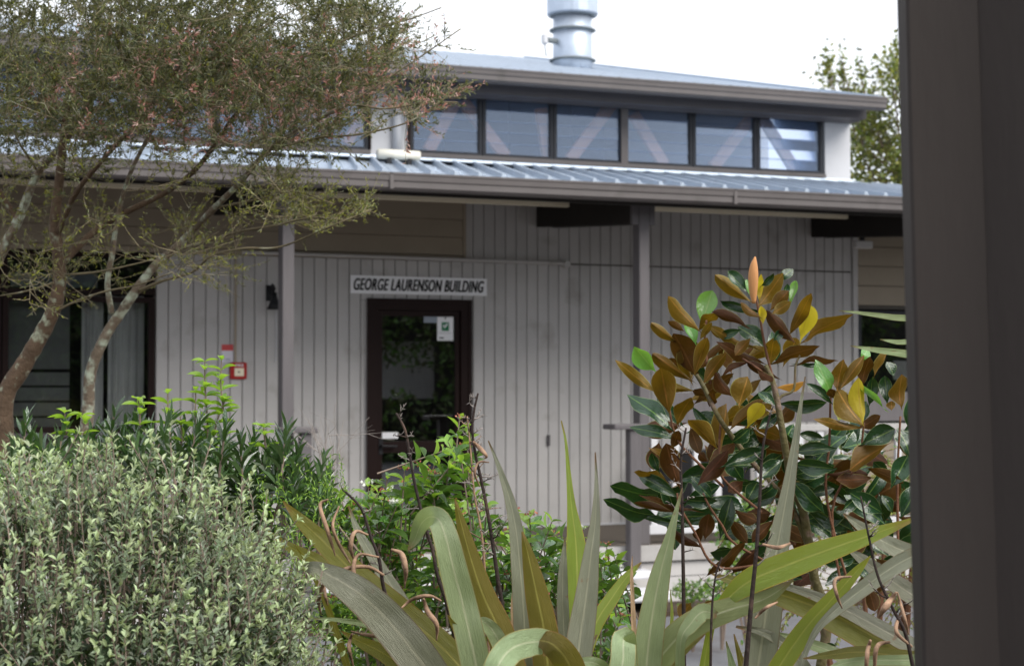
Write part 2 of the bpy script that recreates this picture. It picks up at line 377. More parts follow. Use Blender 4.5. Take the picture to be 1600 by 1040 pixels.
# ------------------------------------------------------------------ ground
YW = 15.5; YP = 13.45; DZ = .507
ground = MB().add([(-250,-200,0),(250,-200,0),(250,300,0),(-250,300,0)], [(0,1,2,3)]).build('ground', M['asphalt'], kind='structure')
bed = MB()
NB = 36
X0, X1, Y0, Y1 = -5.0, 7.5, .4, 9.0
vv = []
for i in range(NB+1):
    for j in range(NB+1):
        x = X0+(X1-X0)*i/NB; y = Y0+(Y1-Y0)*j/NB
        e = min(i, j, NB-i, NB-j)
        z = .006 if e == 0 else .05+.04*math.sin(x*3.1+y)*math.cos(y*2.3)+rnd.uniform(0,.03)
        vv.append((x, y, z))
bed.add(vv, [(i*(NB+1)+j,(i+1)*(NB+1)+j,(i+1)*(NB+1)+j+1,i*(NB+1)+j+1) for i in range(NB) for j in range(NB)])
bed.build('garden_bed', M['soil'], smooth=True, kind='structure')
box('soil_strip', M['soil'], None, 2.0, 16, 12.75, 13.62, -.1, .035)['kind'] = 'structure'

# ------------------------------------------------------------------ the building
BX0 = WX(-420, YW); BX1 = 17.0
B = thing('building', (6, YW, 0), 'long single-storey building with grooved grey walls, verandah, louvred upper windows and pale metal roof', 'building')
# wall backings and boards
xL = WX(243, YW); xC = WX(1336, YW); xH = WX(727, YW)
dx0, dx1 = WX(575, YW), WX(732, YW)
dzt = WZ(575, 469, YW)
wall = MB()
bt = YW+.022
wall.box(xL-.01, dx0+.02, bt, bt+.1, DZ, 3.0).box(dx1-.02, xC, bt, bt+.1, DZ, 3.0).box(dx0+.02, dx1-.02, bt, bt+.1, dzt-.02, 3.0)
wall.box(BX0, xC, bt, bt+.1, 3.0, 3.9)
WL0 = WX(-330, YW)
wall.box(BX0, WL0, bt, bt+.1, DZ, 3.0).box(WL0, xL-.01, bt, bt+.1, DZ, 1.40)
wallo = wall.build('wall', M['gap'], B)

pitch = .1094
def vboard(x0, x1, z0, z1, m='clad', parent=None, y=YW):
    s = MB(); t = .018; c = .006
    # grooved board: face with chamfered long edges, 5 mm groove either side
    a, b = x0+.003, x1-.003
    pr = [(a, y+.02), (a, y+c), (a+c, y), (b-c, y), (b, y+c), (b, y+.02)]
    v = [(p[0],p[1],z0) for p in pr]+[(p[0],p[1],z1) for p in pr]
    s.add(v, [(i,i+1,7+i,6+i) for i in range(5)]+[(5,4,3,2,1,0),(6,7,8,9,10,11),(0,6,11,5)])
    return s.build('board', M[m], parent or wallo)
x = xL
k = 0
while x < xC-.02:
    x2 = min(x+pitch, xC)
    segs = [(DZ+.02, 2.985)]
    if x2 > dx0 and x < dx1:
        if x < dx0-.001 and x2-x > .01 and dx0-x > .03: vboard(x, dx0-.002, DZ+.02, dzt); 
        if x2 > dx1+.03: vboard(dx1+.002, x2, DZ+.02, dzt)
        segs = [(dzt+.004, 2.985)]
    for z0, z1 in segs: vboard(x, x2, z0, z1)
    if x > xH-.01: vboard(x, x2, 3.0, 3.8)
    elif x2 > xH+.012: vboard(xH, x2, 3.0, 3.8)
    x = x2; k += 1
# weatherboards
for i in range(5):
    z0 = 3.045+i*.165; z1 = z0+.160
    s = MB(); s.prism([(bt, z0), (YW-.028, z0), (YW-.012, z1), (bt, z1)], BX0, xH-.03)
    s.build('weatherboard', M['weather'], wallo)
box('trim_board', M['weather'], wallo, BX0, xH-.03, YW-.02, bt, 2.99, 3.04, .004)
box('corner_trim', M['weather'], wallo, xH-.028, xH-.004, YW-.03, bt, 3.0, 3.8)
box('corner_trim', M['clad'], wallo, xC-.03, xC+.03, YW-.022, bt+.1, DZ, 3.8, .004)
box('base_trim', M['white'], wallo, xL, dx0-.003, YW-.012, bt, DZ+.001, DZ+.02)
box('base_trim', M['white'], wallo, dx1+.003, xC-.032, YW-.012, bt, DZ+.001, DZ+.02)
# wall right of the corner: boards above, dark window
wr = MB().box(xC+.03, BX1, bt, bt+.1, 2.62, 3.9).box(xC+.03, BX1, bt, bt+.1, DZ, 1.30).build('wall', M['gap'], B)
for i in range(6):
    z0 = 2.66+i*.2; z1 = z0+.193
    MB().prism([(bt, z0), (YW-.022, z0), (YW-.008, z1), (bt, z1)], xC+.032, BX1).build('weatherboard', M['weather'], wr)
for i in range(4):
    z0 = DZ+.01+i*.195
    MB().prism([(bt, z0), (YW-.022, z0), (YW-.008, z0+.188), (bt, z0+.188)], xC+.032, BX1).build('weatherboard', M['weather'], wr)
# rooms behind
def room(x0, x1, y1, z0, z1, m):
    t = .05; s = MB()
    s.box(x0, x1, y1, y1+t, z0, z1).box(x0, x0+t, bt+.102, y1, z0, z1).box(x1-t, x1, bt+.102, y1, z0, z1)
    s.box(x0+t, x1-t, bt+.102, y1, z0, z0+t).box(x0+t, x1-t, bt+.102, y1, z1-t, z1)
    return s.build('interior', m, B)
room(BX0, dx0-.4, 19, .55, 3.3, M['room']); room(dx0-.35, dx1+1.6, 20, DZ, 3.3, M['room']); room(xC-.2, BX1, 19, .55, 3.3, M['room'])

def window(x0, x1, z0, z1, fw, y, fm, gm, nm='window', panes=1, depth=.06, louv=0):
    s = MB()
    s.box(x0, x1, y, y+depth, z0, z0+fw).box(x0, x1, y, y+depth, z1-fw, z1)
    s.box(x0, x0+fw, y+.002, y+depth-.002, z0+fw, z1-fw).box(x1-fw, x1, y+.002, y+depth-.002, z0+fw, z1-fw)
    w = s.build(nm, fm, B)
    if louv:
        h = (z1-z0-2*fw)/louv
        for i in range(louv):
            a = z0+fw+i*h; jt = rnd.uniform(-.004, .004)
            v = [(x0+fw+.004, y+.018+jt, a-.004), (x1-fw-.004, y+.018+jt, a-.004), (x1-fw-.004, y+.026, a+h+.006), (x0+fw+.004, y+.026, a+h+.006)]
            v += [(q[0], q[1]+.006, q[2]) for q in v]
            MB().add(v, [(0,1,2,3),(7,6,5,4),(0,4,5,1),(3,2,6,7),(0,3,7,4),(1,5,6,2)]).build('louvre_blade', gm, w)
        for xx in (x0+fw-.001, x1-fw-.011):
            box('louvre_clip', M['blackframe'], w, xx, xx+.012, y+.012, y+.045, z0+fw, z1-fw)
    else:
        box('pane', gm, w, x0+fw, x1-fw, y+.025, y+.031, z0+fw, z1-fw)
    return w
# left window group below the weatherboards
wa, wb, wm = WL0, xL-.012, WX(3, YW)
for a, b in ((wa, wm-.01), (wm, wb)):
    window(a, b, 1.44, 2.60, .05, YW-.01, M['frame'], M['winglass'])
    window(a, b, 2.62, 2.975, .04, YW-.01, M['frame'], M['winglass'])
box('sill', M['trim'], wallo, wa-.05, wb+.04, YW-.07, YW+.02, 1.40, 1.438, .004)
# blinds / curtain behind the left window
cs = []; 
def curtain(x0, x1, z0, z1, y, nf, m, nm='curtain'):
    N = nf*8; v = []; 
    for i in range(N+1):
        t = i/N; yy = y+.03*math.sin(t*nf*2*math.pi)+.012*math.sin(t*nf*4.7*math.pi+1)
        v += [(x0+(x1-x0)*t, yy, z0), (x0+(x1-x0)*t, yy, z1)]
    s = MB().add(v, [(2*i, 2*i+2, 2*i+3, 2*i+1) for i in range(N)]); return s.build(nm, m, B, smooth=True)
curtain(WX(128, YW+.2), WX(162, YW+.2), 1.3, 2.62, YW+.22, 3, M['curtain'])
curtain(WX(170, YW+.2), WX(226, YW+.2), 1.3, 2.62, YW+.24, 5, M['curtain'])
for i in range(5):
    box('blind_slat', M['blind'], B, WX(12, YW+.25), WX(108, YW+.25), YW+.24, YW+.25, 1.32+i*.13, 1.32+i*.13+.112)
box('blind_panel', M['blind'], B, WX(12, YW+.25), WX(108, YW+.25), YW+.24, YW+.25, 1.98, 2.62)
box('transom_blind', M['greypaper'], B, WX(15, YW+.2), WX(150, YW+.2), YW+.16, YW+.165, 2.68, 2.80)
# right dark window
window(xC+.035, xC+1.5, 1.34, 2.60, .04, YW-.01, M['blackframe'], M['winglass'])
window(xC+1.52, BX1-.1, 1.34, 2.60, .04, YW-.01, M['blackframe'], M['winglass'])
box('sill', M['trim'], wr, xC+.032, BX1, YW-.06, YW+.02, 1.30, 1.338)
box('curtain', M['curtain'], B, WX(1392, YW+.6), WX(1420, YW+.6), YW+.55, YW+.56, 1.9, 2.1)

# door
fw = .085
s = MB()
s.box(dx0, dx0+fw, YW-.03, YW+.08, DZ+.03, dzt).box(dx1-fw, dx1, YW-.03, YW+.08, DZ+.03, dzt).box(dx0+fw, dx1-fw, YW-.03, YW+.08, dzt-fw, dzt)
door = s.build('door', M['frame'], B)
s = MB()
for a, b in ((dx0-.022, dx0+.012), (dx1-.012, dx1+.022)): s.box(a, b, YW-.038, YW-.031, DZ+.03, dzt+.02)
s.box(dx0+.012, dx1-.012, YW-.038, YW-.031, dzt-.012, dzt+.02)
s.build('architrave', M['frame'], door)
ix0, ix1 = dx0+fw+.004, dx1-fw-.004
dl0, dl1 = DZ+.04, dzt-fw-.004
mz = WZ(650, 697, YW)
s = MB()
st = .045
s.box(ix0, ix0+st, YW-.008, YW+.035, dl0, dl1, c=.004).box(ix1-st, ix1, YW-.008, YW+.035, dl0, dl1, c=.004)
s.box(ix0+st, ix1-st, YW-.006, YW+.033, dl1-.05, dl1).box(ix0+st, ix1-st, YW-.006, YW+.033, mz-.055, mz+.05).box(ix0+st, ix1-st, YW-.006, YW+.033, dl0, dl0+.12)
s.build('door_leaf', M['frame'], door)
box('pane', M['doorglass'], door, ix0+st, ix1-st, YW+.01, YW+.016, mz+.05, dl1-.05)
box('pane', M['doorglass'], door, ix0+st, ix1-st, YW+.01, YW+.016, dl0+.12, mz-.055)
hz = mz
MB().tube([(ix0+.03, YW-.01, hz+.01), (ix0+.03, YW-.06, hz+.01), (ix0+.16, YW-.065, hz+.005), (ix0+.165, YW-.05, hz+.005)], .011, 8).box(ix0+.012, ix0+.05, YW-.014, YW-.006, hz-.07, hz+.07, 0, .002).build('handle', M['black'], door)
box('threshold', M['trim'], door, dx0, dx1, YW-.06, YW+.08, DZ+.001, DZ+.03)

# notices on the door glass (things of their own)
def plate(x0, x1, z0, z1, y, th=.003, c=.0): return MB().box(x0, x1, y-th, y, z0, z1)
yg = YW+.009
nt_ = thing('safety_notice', onY(695, 532, yg), 'white rectangular notice with green square symbol stuck on upper right of door glass', 'notice')
ax, bx = WX(683, yg), WX(708, yg); zt, zb = WZ(695, 492, yg), WZ(695, 532, yg)
plate(ax, bx, zb, zt, yg).build('notice_sheet', M['signwhite'], nt_)
wdt = bx-ax; ht = zt-zb
s = MB().box(ax+.27*wdt, ax+.73*wdt, yg-.0045, yg-.0031, zb+.38*ht, zb+.72*ht)
s.build('green_square', M['green'], nt_)
cx_, cz_ = ax+.5*wdt, zb+.55*ht
s = MB(); 
tick = [(-.16,.06),(-.05,-.10),(.18,.13),(.10,.16),(-.05,.02),(-.10,.11)]
s.add([(cx_+a*wdt, yg-.0055, cz_+b*ht*.8) for a, b in tick], [tuple(range(6))]).box(ax+.12*wdt, ax+.40*wdt, yg-.0045, yg-.0031, zb+.08*ht, zb+.13*ht, 1).box(ax+.1*wdt, ax+.9*wdt, yg-.0045, yg-.0031, zb+.29*ht, zb+.30*ht, 1).box(ax+.46*wdt, ax+.54*wdt, yg-.0045, yg-.0031, zb+.84*ht, zb+.92*ht, 1)
s.build('symbol', [M['signwhite'], M['signblack']], nt_)
o = plate(WX(662, yg), ax-.003, WZ(670, 504, yg), WZ(670, 492, yg), yg).build('sticker', M['greypaper'], center=True)
tag(o, 'pale grey-blue strip sticker at the top of the door glass beside the white notice', 'sticker')
yg2 = YW-.0075
o = plate(WX(594, yg), WX(622, yg), WZ(600, 685, yg), WZ(600, 675, yg), yg).build('label', M['signwhite'], center=True)
tag(o, 'small white rectangular label at the lower left of the door glass above the handle', 'sticker')

# name sign above the door
ys = YW-.006
sx0, sx1 = WX(547, ys), WX(760, ys)
zt0 = WZ(547, 429.5, ys); zb0 = WZ(547, 458, ys); zt1 = WZ(760, 435.5, ys); zb1 = WZ(760, 462.5, ys)
sg = thing('name_sign', ((sx0+sx1)/2, ys, zb0), 'long white sign reading GEORGE LAURENSON BUILDING in black slanted capitals above the door', 'sign')
MB().add([(sx0,ys-.012,zb0),(sx1,ys-.012,zb1),(sx1,ys-.012,zt1),(sx0,ys-.012,zt0),(sx0,ys,zb0),(sx1,ys,zb1),(sx1,ys,zt1),(sx0,ys,zt0)],
    [(0,1,2,3),(7,6,5,4),(0,4,5,1),(3,2,6,7),(0,3,7,4),(1,5,6,2)]).build('sign_panel', M['signwhite'], sg)
def text_mesh(txt, w, h, shear=0, bold=0, mname='signblack', space=1.0):
    c = bpy.data.curves.new('t', 'FONT'); c.body = txt; c.shear = shear; c.offset = bold; c.extrude = .0; c.space_character = space
    to = bpy.data.objects.new('t', c); COL.objects.link(to)
    dg = bpy.context.evaluated_depsgraph_get(); me = bpy.data.meshes.new_from_object(to.evaluated_get(dg))
    bpy.data.objects.remove(to)
    a = np.array([v.co[:] for v in me.vertices]); mn, mx_ = a.min(0), a.max(0)
    a = (a-mn)/np.maximum(mx_-mn, 1e-6)*np.array([w, h, 0])
    f = [tuple(p.vertices) for p in me.polygons]
    bpy.data.meshes.remove(me)
    return a, f
ta, tf = text_mesh('GEORGE LAURENSON BUILDING', 1, 1, .30, .011, space=1.10)
sw = sx1-sx0
tv = [(sx0+sw*(.022+.954*u+o_), ys-.0132-abs(o_)*.3, (zb0+(zb1-zb0)*u)+(zt0-zb0)*(.18+.66*v)) for o_ in (-.0026, 0, .0026) for u, v, _ in ta]
tf = [tuple(i+k_*len(ta) for i in f) for k_ in range(3) for f in tf]
obj('lettering', mesh('lettering', tv, tf, M['signblack']), sg)

# fire alarm call point and notice
fy = YW-.03
f0, f1 = WX(360, fy), WX(386, fy); fz1, fz0 = WZ(372, 566, fy), WZ(372, 592, fy)
fa = thing('fire_alarm', ((f0+f1)/2, YW, fz0), 'red square fire alarm call point with pale centre mounted on the grooved wall', 'fire alarm')
MB().box(f0, f1, fy, YW-.0005, fz0, fz1, 0, .008).build('alarm_box', M['red'], fa)
w_, h_ = f1-f0, fz1-fz0
MB().box(f0+.24*w_, f0+.80*w_, fy-.004, fy-.0005, fz0+.18*h_, fz0+.66*h_).build('break_panel', M['batten'], fa)
MB().lathe(0,0,[(.001,0),(.008,0.001),(.008,.003)],12).build('call_button', M['black'], fa).matrix_basis = Matrix.Translation((f0+.5*w_, fy-.006, fz0+.43*h_)) @ Matrix.Rotation(math.pi/2, 4, 'X')
a_, f_ = text_mesh('FIRE', 1, 1, 0, .02)
obj('lettering', mesh('lettering', [(f0+w_*(.28+.5*u), fy-.0045, fz0+h_*(.75+.15*v)) for u, v, _ in a_], f_, M['signwhite']), fa)
n0, n1 = WX(346, YW), WX(364, YW); nz1, nz0 = WZ(355, 538, YW), WZ(355, 566, YW)
no = thing('fire_notice', ((n0+n1)/2, YW, nz0), 'small red and white notice on the wall just above the red fire alarm', 'notice')
MB().box(n0, n1, YW-.005, YW-.0005, nz0, nz0+.66*(nz1-nz0)).build('notice_sheet', M['paper'], no)
MB().box(n0, n1, YW-.005, YW-.0005, nz0+.662*(nz1-nz0), nz1).build('red_header', M['pink'], no)
MB().box(n0+.03, n1-.03, YW-.0065, YW-.0051, nz0+.16*(nz1-nz0), nz0+.22*(nz1-nz0)).box(n0+.02, n1-.02, YW-.0065, YW-.0051, nz0+.08*(nz1-nz0), nz0+.11*(nz1-nz0)).build('print', M['greypaper'], no)
# conduits
cz = 3.0
pv = WX(368, YW-.03)
o = MB().tube([(pv, YW-.02, fz1+.001), (pv, YW-.02, 3.02), (pv, YW-.045, 3.07), (pv, YW-.06, 3.3)], .011, 8).build('conduit', M['weather'], center=True)
tag(o, 'thin vertical pipe running up the wall from the red fire alarm', 'pipe')
xq = WX(884, YW-.04)
o = MB().tube([(pv+.05, YW-.05, 3.012), (xq, YW-.05, 2.995)], .016, 8).tube([(xq+.002, YW-.08, 2.985), (xq+.002, YW-.0, 2.985)], .035, 12).build('pipe', M['clad'], center=True)
tag(o, 'long horizontal wall pipe above the sign ending in a round elbow', 'pipe')
# lamp on the wall left of the post
lx = WX(431, YW-.2); lz = WZ(428, 480, YW-.1)
lm = thing('wall_lamp', (lx, YW, lz), 'black bell-shaped wall lamp beside the left verandah post', 'lamp')
MB().lathe(lx, YW-.14, [(.022,lz+.13),(.028,lz+.08),(.048,lz+.03),(.066,lz-.02),(.058,lz-.02),(.04,lz+.02)], 16).build('lamp_shade', M['black'], lm, smooth=True)
MB().tube([(lx, YW, lz+.12), (lx, YW-.08, lz+.20), (lx, YW-.14, lz+.16)], .012, 8).box(lx-.04, lx+.04, YW-.012, YW-.0005, lz+.06, lz+.2).build('bracket', M['black'], lm)
o = MB().tube([(lx+.05, YW-.012, lz-.02), (lx+.055, YW-.012, lz-.3), (lx+.045, YW-.02, lz-.48)], .007, 6).build('cable', M['white'], center=True)
tag(o, 'short white cable hanging down the wall below the black lamp', 'cable')
hx = WX(856, YW); o = MB().box(hx-.012, hx+.012, YW-.03, YW-.0005, WZ(856,696,YW), WZ(856,679,YW), 0, .003).build('hook', M['trim'], center=True)
tag(o, 'small dark metal hook on the bare wall to the right of the door', 'hook')
# floodlight under the right-hand soffit
flx = WX(1347, 14.9); flz = WZ(1347, 383, 14.9)
fl = thing('floodlight', (flx, 14.9, flz), 'small pale floodlight fixed under the dark soffit at the far right', 'light')
MB().box(flx-.1, flx+.1, 14.84, 14.92, flz-.035, flz+.04, 0, .01).build('lamp_head', M['clad'], fl)
MB().box(flx-.02, flx+.02, 14.87, 14.9, flz+.04, 3.55).build('bracket', M['black'], fl)

# deck, steps
deck = MB().box(BX0, BX1, YP-.08, YW+.02, DZ-.04, DZ).build('deck', M['decking'], B)
box('deck_edge', M['conc'], deck, BX0, WX(1133, YP-.1), YP-.12, YP-.082, DZ-.13, DZ+.004, .004)
box('deck_edge', M['conc'], deck, WX(1133, YP-.1)+.004, BX1, YP-.12, YP-.082, DZ-.13, DZ+.004, .004)
for i in range(3):
    z1 = DZ-.14-i*.125
    box('skirt_board', M['clad'], deck, BX0, BX1, YP-.085+.006*i, YP-.06, max(z1-.119, .02), z1)
box('support_bearer', M['dark'], deck, BX0, BX1, YP-.055, YP, .02, DZ-.05)
st_r1, st_r2 = WX(1018, 13.1), WX(1050, 12.8)
z1 = WZ(1000, 893, 13.02); z2 = WZ(1000, 925, 12.74)
steps = MB().box(st_r1-2.75, st_r1-2.71, 12.84, YP-.12, .0, z1-.063).box(st_r1-.10, st_r1-.06, 12.84, YP-.125, .0, z2-.083).build('steps', M['dark'], B)
box('tread', M['tread'], steps, st_r1-2.8, st_r1, 13.02, YP-.09, z1-.06, z1, .012)
box('tread', M['tread'], steps, st_r1-2.8, WX(1050, 12.74), 12.74, 13.06, z2-.08, z2, .014)
box('riser', M['dark'], steps, st_r1-2.7, st_r1-.12, 13.28, 13.30, z2, z1-.062)
box('riser', M['dark'], steps, st_r1-2.7, st_r1-.12, 13.02, 13.04, .0, z2-.082)

# posts
def post(pxl, pxr, nm='post'):
    x0, x1 = WX(pxl, YP), WX(pxr, YP)
    p = MB().box(x0, x1, YP, YP+.13, DZ+.001 if True else 0, 3.40, 0, .006).build(nm, M['post'], B)
    for a, b in ((x0-.062, x0-.003), (x1+.003, x1+.055)):
        box('cleat', M['post'], p, a, b, YP+.005, YP+.05, 3.19, 3.40, .003)
    # paired rafters
    for a, b in ((x0-.062, x0-.003), (x1+.003, x1+.055)):
        s = MB(); y0, y1 = YP+.052, YW-.03
        v = [(a,y0,3.20),(b,y0,3.20),(b,y1,3.33),(a,y1,3.33),(a,y0,3.44),(b,y0,3.44),(b,y1,3.74),(a,y1,3.74)]
        s.add(v, [(0,3,2,1),(4,5,6,7),(0,1,5,4),(1,2,6,5),(2,3,7,6),(3,0,4,7)]).build('rafter', M['dark'], B)
    return x0, x1
P1 = post(441, 459.5); P2 = post(999.5, 1015.5); P3 = post(1467, 1481); 
pp = P2[0]-P1[0]
P0 = post(441-600, 459.5-605)
# cream eave battens between rafters
yb = 14.57
def batten(pa, pb, xs0=None, xs1=None):
    x0, x1 = WX(pa, yb), WX(pb, yb)
    zc = WZ(700, 309, yb) if True else 0
    box('eave_batten', M['batten'], B, x0, x1, yb, yb+.05, zc-.035, zc+.037, .003)
batten(400, 890); batten(935, 1327); batten(-120, 335)

# lower roof
SL = .17
GZ = WZ(1000, 289, 13.1)          # top of the lower gutter
def roofz(y): return GZ-.012+SL*(y-13.12)
RX1 = WX(1470, 13.1)
def ribbed(name, x0, x1, y0, y1, z0, slope, skew=0, pitch=.2, m='roof', rib=.026, clip=None):
    """trapezoid-ribbed roofing sheet, ribs running up the slope"""
    s = MB(); x = x0; prof = []
    while x < x1:
        for dx, h in ((0,0),(.014,rib),(.040,rib),(.054,0),(.105,0),(.110,.005),(.117,.005),(.122,0)):
            prof.append((x+dx, h))
        x += pitch
    v = []
    ys_ = [y0, (y0+y1)/2, y1]
    for y in ys_:
        for px_, h in prof: v.append((px_+skew*(y-y0), y, z0+slope*(y-y0)+h))
    nn = len(prof)
    for r in range(2):
        for i in range(nn-1): s.f.append((r*nn+i, r*nn+i+1, (r+1)*nn+i+1, (r+1)*nn+i)); s.mi.append(0)
    s.v = [tuple(a) for a in v]
    for i in range(0, nn-1):
        if prof[i][1] > 0 or prof[i+1][1] > 0:
            a0 = len(s.v)
            s.v += [(prof[i][0], y0-.001, z0-.002), (prof[i+1][0], y0-.001, z0-.002), (prof[i+1][0], y0-.001, z0+prof[i+1][1]), (prof[i][0], y0-.001, z0+prof[i][1])]
            s.f.append((a0, a0+1, a0+2, a0+3)); s.mi.append(0)
    off = len(s.v); s.v += [(a, b, c-.012) for a, b, c in v if True]
    for r in range(2):
        for i in range(nn-1): s.f.append((off+r*nn+i, off+(r+1)*nn+i, off+(r+1)*nn+i+1, off+r*nn+i+1)); s.mi.append(0)
    return s.build(name, M[m], B)
SKEW = 0.29
roof1 = ribbed('roof', BX0, RX1+.6, 13.08, YW-.01, GZ-.012, SL, SKEW, rib=.046)
s = MB(); xs = BX0+.127
scr = []
while xs < RX1: 
    scr.append(xs-.10); xs += .2
for a in scr: s.box(a+.007, a+.017, 13.15, 13.16, GZ+.036, GZ+.045)
s.build('roof_screws', M['flue_dark'], roof1, kind='stuff')
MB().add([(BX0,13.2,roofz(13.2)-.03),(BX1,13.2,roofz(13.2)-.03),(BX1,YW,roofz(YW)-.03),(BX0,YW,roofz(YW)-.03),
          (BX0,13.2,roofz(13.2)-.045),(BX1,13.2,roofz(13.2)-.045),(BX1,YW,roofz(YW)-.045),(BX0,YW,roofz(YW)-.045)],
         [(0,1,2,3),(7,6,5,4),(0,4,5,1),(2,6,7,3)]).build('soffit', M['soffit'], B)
def gutter(x0, x1, yf, zt, h, d, nm='gutter'):
    pr = [(yf+d, zt-.01), (yf+d, zt-h), (yf+.035, zt-h), (yf+.012, zt-h+.02), (yf+.012, zt-h*.52), (yf+.003, zt-h*.46), (yf, zt-.022), (yf-.006, zt-.016), (yf-.006, zt), (yf+.008, zt), (yf+.012, zt-.012), (yf+.02, zt-h+.03), (yf+d-.006, zt-h+.03), (yf+d-.006, zt-.01)]
    return MB().prism(pr, x0, x1).build(nm, M['gutter'], B)
gt1 = gutter(BX0, RX1, 13.02, GZ-.002, .135, .14)
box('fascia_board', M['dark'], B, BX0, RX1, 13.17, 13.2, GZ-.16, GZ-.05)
for xg in (WX(610, 13.0), WX(1150, 13.0)):
    box('gutter_joint', M['gutter'], gt1, xg, xg+.03, 13.014, 13.019, GZ-.13, GZ-.01)
lt = onY(1034, 286, 13.11)
o = mesh('dry_leaf', [lt+Vector((-.03,0,0)), lt+Vector((0,-.02,.012)), lt+Vector((.035,0,.02)), lt+Vector((0,.03,.0))], [(0,1,2,3)], M['tan'])
tag(obj('dry_leaf', o), 'single dry tan leaf lying on the lower roof just above the gutter', 'leaf')
# clerestory
CX1 = WX(1330, YW); CXW0, CXW1 = WX(636, YW), WX(1290, YW); CLW = WX(577, YW)
zb_ = WZ(1000, 257, YW); zt_ = WZ(1000, 166, YW)
box('clerestory_wall', M['white'], B, CLW+.004, CXW0-.004, YW-.006, YW+.12, roofz(YW)-.1, zt_+.16)
cl = MB().box(CXW1+.004, CX1, YW-.006, YW+.12, roofz(YW)-.1, zt_+.16)
def uz_(y): return WZ(900, 118, 15.0)-.06+.214*(y-15.0)
cl.box(CX1-.1, CX1, YW+.12, YW+.5, roofz(YW), uz_(YW+.12)).box(CX1-.1, CX1, YW+.5, YW+1.6, roofz(YW), zb_)  # opening added in the side wall to show bright sky in the last window
cl.prism([(YW+1.6, roofz(YW)), (22, roofz(YW)), (22, uz_(22)), (YW+1.6, uz_(YW+1.6))], CX1-.1, CX1)
cl.build('clerestory_wall', M['white'], B, kind='stuff')
box('clerestory_beam', M['weather'], B, BX0, CXW1, YW+.0, YW+.12, zt_+.003, zt_+.18)
box('clerestory_sill', M['gutter'], B, BX0, CLW, YW-.03, YW+.1, zb_-.04, zb_-.001)
box('clerestory_sill', M['gutter'], B, CXW0, CXW1, YW-.03, YW+.1, zb_-.04, zb_-.001)
# flashing above lower roof
zf = roofz(YW)+.028
MB().prism([(YW-.008, zb_-.041), (YW-.02, zb_-.041), (YW-.026, zf+.01), (YW-.16, zf-.004), (YW-.16, zf-.012), (YW-.008, zf-.002)], BX0, CX1+.02).build('flashing', M['roof'], B)
edges = [640, 753.5, 865, 976, 1083.5, 1184.5, 1287]
for i in range(6):
    a, b = WX(edges[i], YW), WX(edges[i+1], YW)
    window(a+.004, b-.004, zb_, zt_, .026, YW-.005, M['blackframe'], M['louvre'], louv=5)
box('mullion', M['gutter'], B, WX(970, YW), WX(981, YW), YW-.022, YW-.007, zb_, zt_)
xw = CLW-.01
while xw > BX0+.8:
    window(xw-.70, xw-.004, zb_, zt_, .026, YW-.005, M['blackframe'], M['louvre'], louv=5); xw -= .708
box('frame_trim', M['frame'], B, CLW-.0095, CLW+.0035, YW-.03, YW+.05, zb_-.001, zt_)
box('frame_trim', M['frame'], B, CXW0-.0035, CXW0+.022, YW-.03, YW-.006, zb_-.001, zt_)
# rear window band frame of the raised part + ceiling + floor of the loft
YB = 21.0
s = MB()
for i in range(40):
    a = BX0+i*.9
    if a > CX1-.2: break
    s.box(a, a+.06, YB, YB+.06, 3.9, 5.8)
s.box(BX0, CX1-.1, YB+.07, YB+.12, 3.7, 5.85).build('rear_wall', M['ceiling'], B, kind='stuff')
box('loft_floor', M['ceiling'], B, BX0, CX1-.1, YW+.13, YB, 3.7, 3.75)
# truss timbers seen through the glass
yt = YW+.10
def strut(p0, p1, w=.09, y=yt):
    a = Vector((WX(p0[0], y), y, WZ(p0[0], p0[1], y))); b = Vector((WX(p1[0], y), y, WZ(p1[0], p1[1], y)))
    d = (b-a).normalized(); nn = Vector((-d.z, 0, d.x))*w/2; t = Vector((0,.03,0))
    v = [a-nn-t, b-nn-t, b+nn-t, a+nn-t, a-nn+t, b-nn+t, b+nn+t, a+nn+t]
    MB().add(v, [(0,1,2,3),(7,6,5,4),(0,4,5,1),(3,2,6,7),(0,3,7,4),(1,5,6,2)]).build('truss_strut', M['timber'], B)
for a, b in (((668,236),(712,158)), ((722,158),(790,245)), ((845,170),(856,245)), ((890,250),(955,165)), ((990,178),(1038,258)), ((1115,262),(1180,178)), ((1190,180),(1245,268)), ((540,225),(590,140)), ((430,215),(480,130)), ((330,120),(400,215))):
    strut(a, b, .11 if a[0] > 660 else .09)
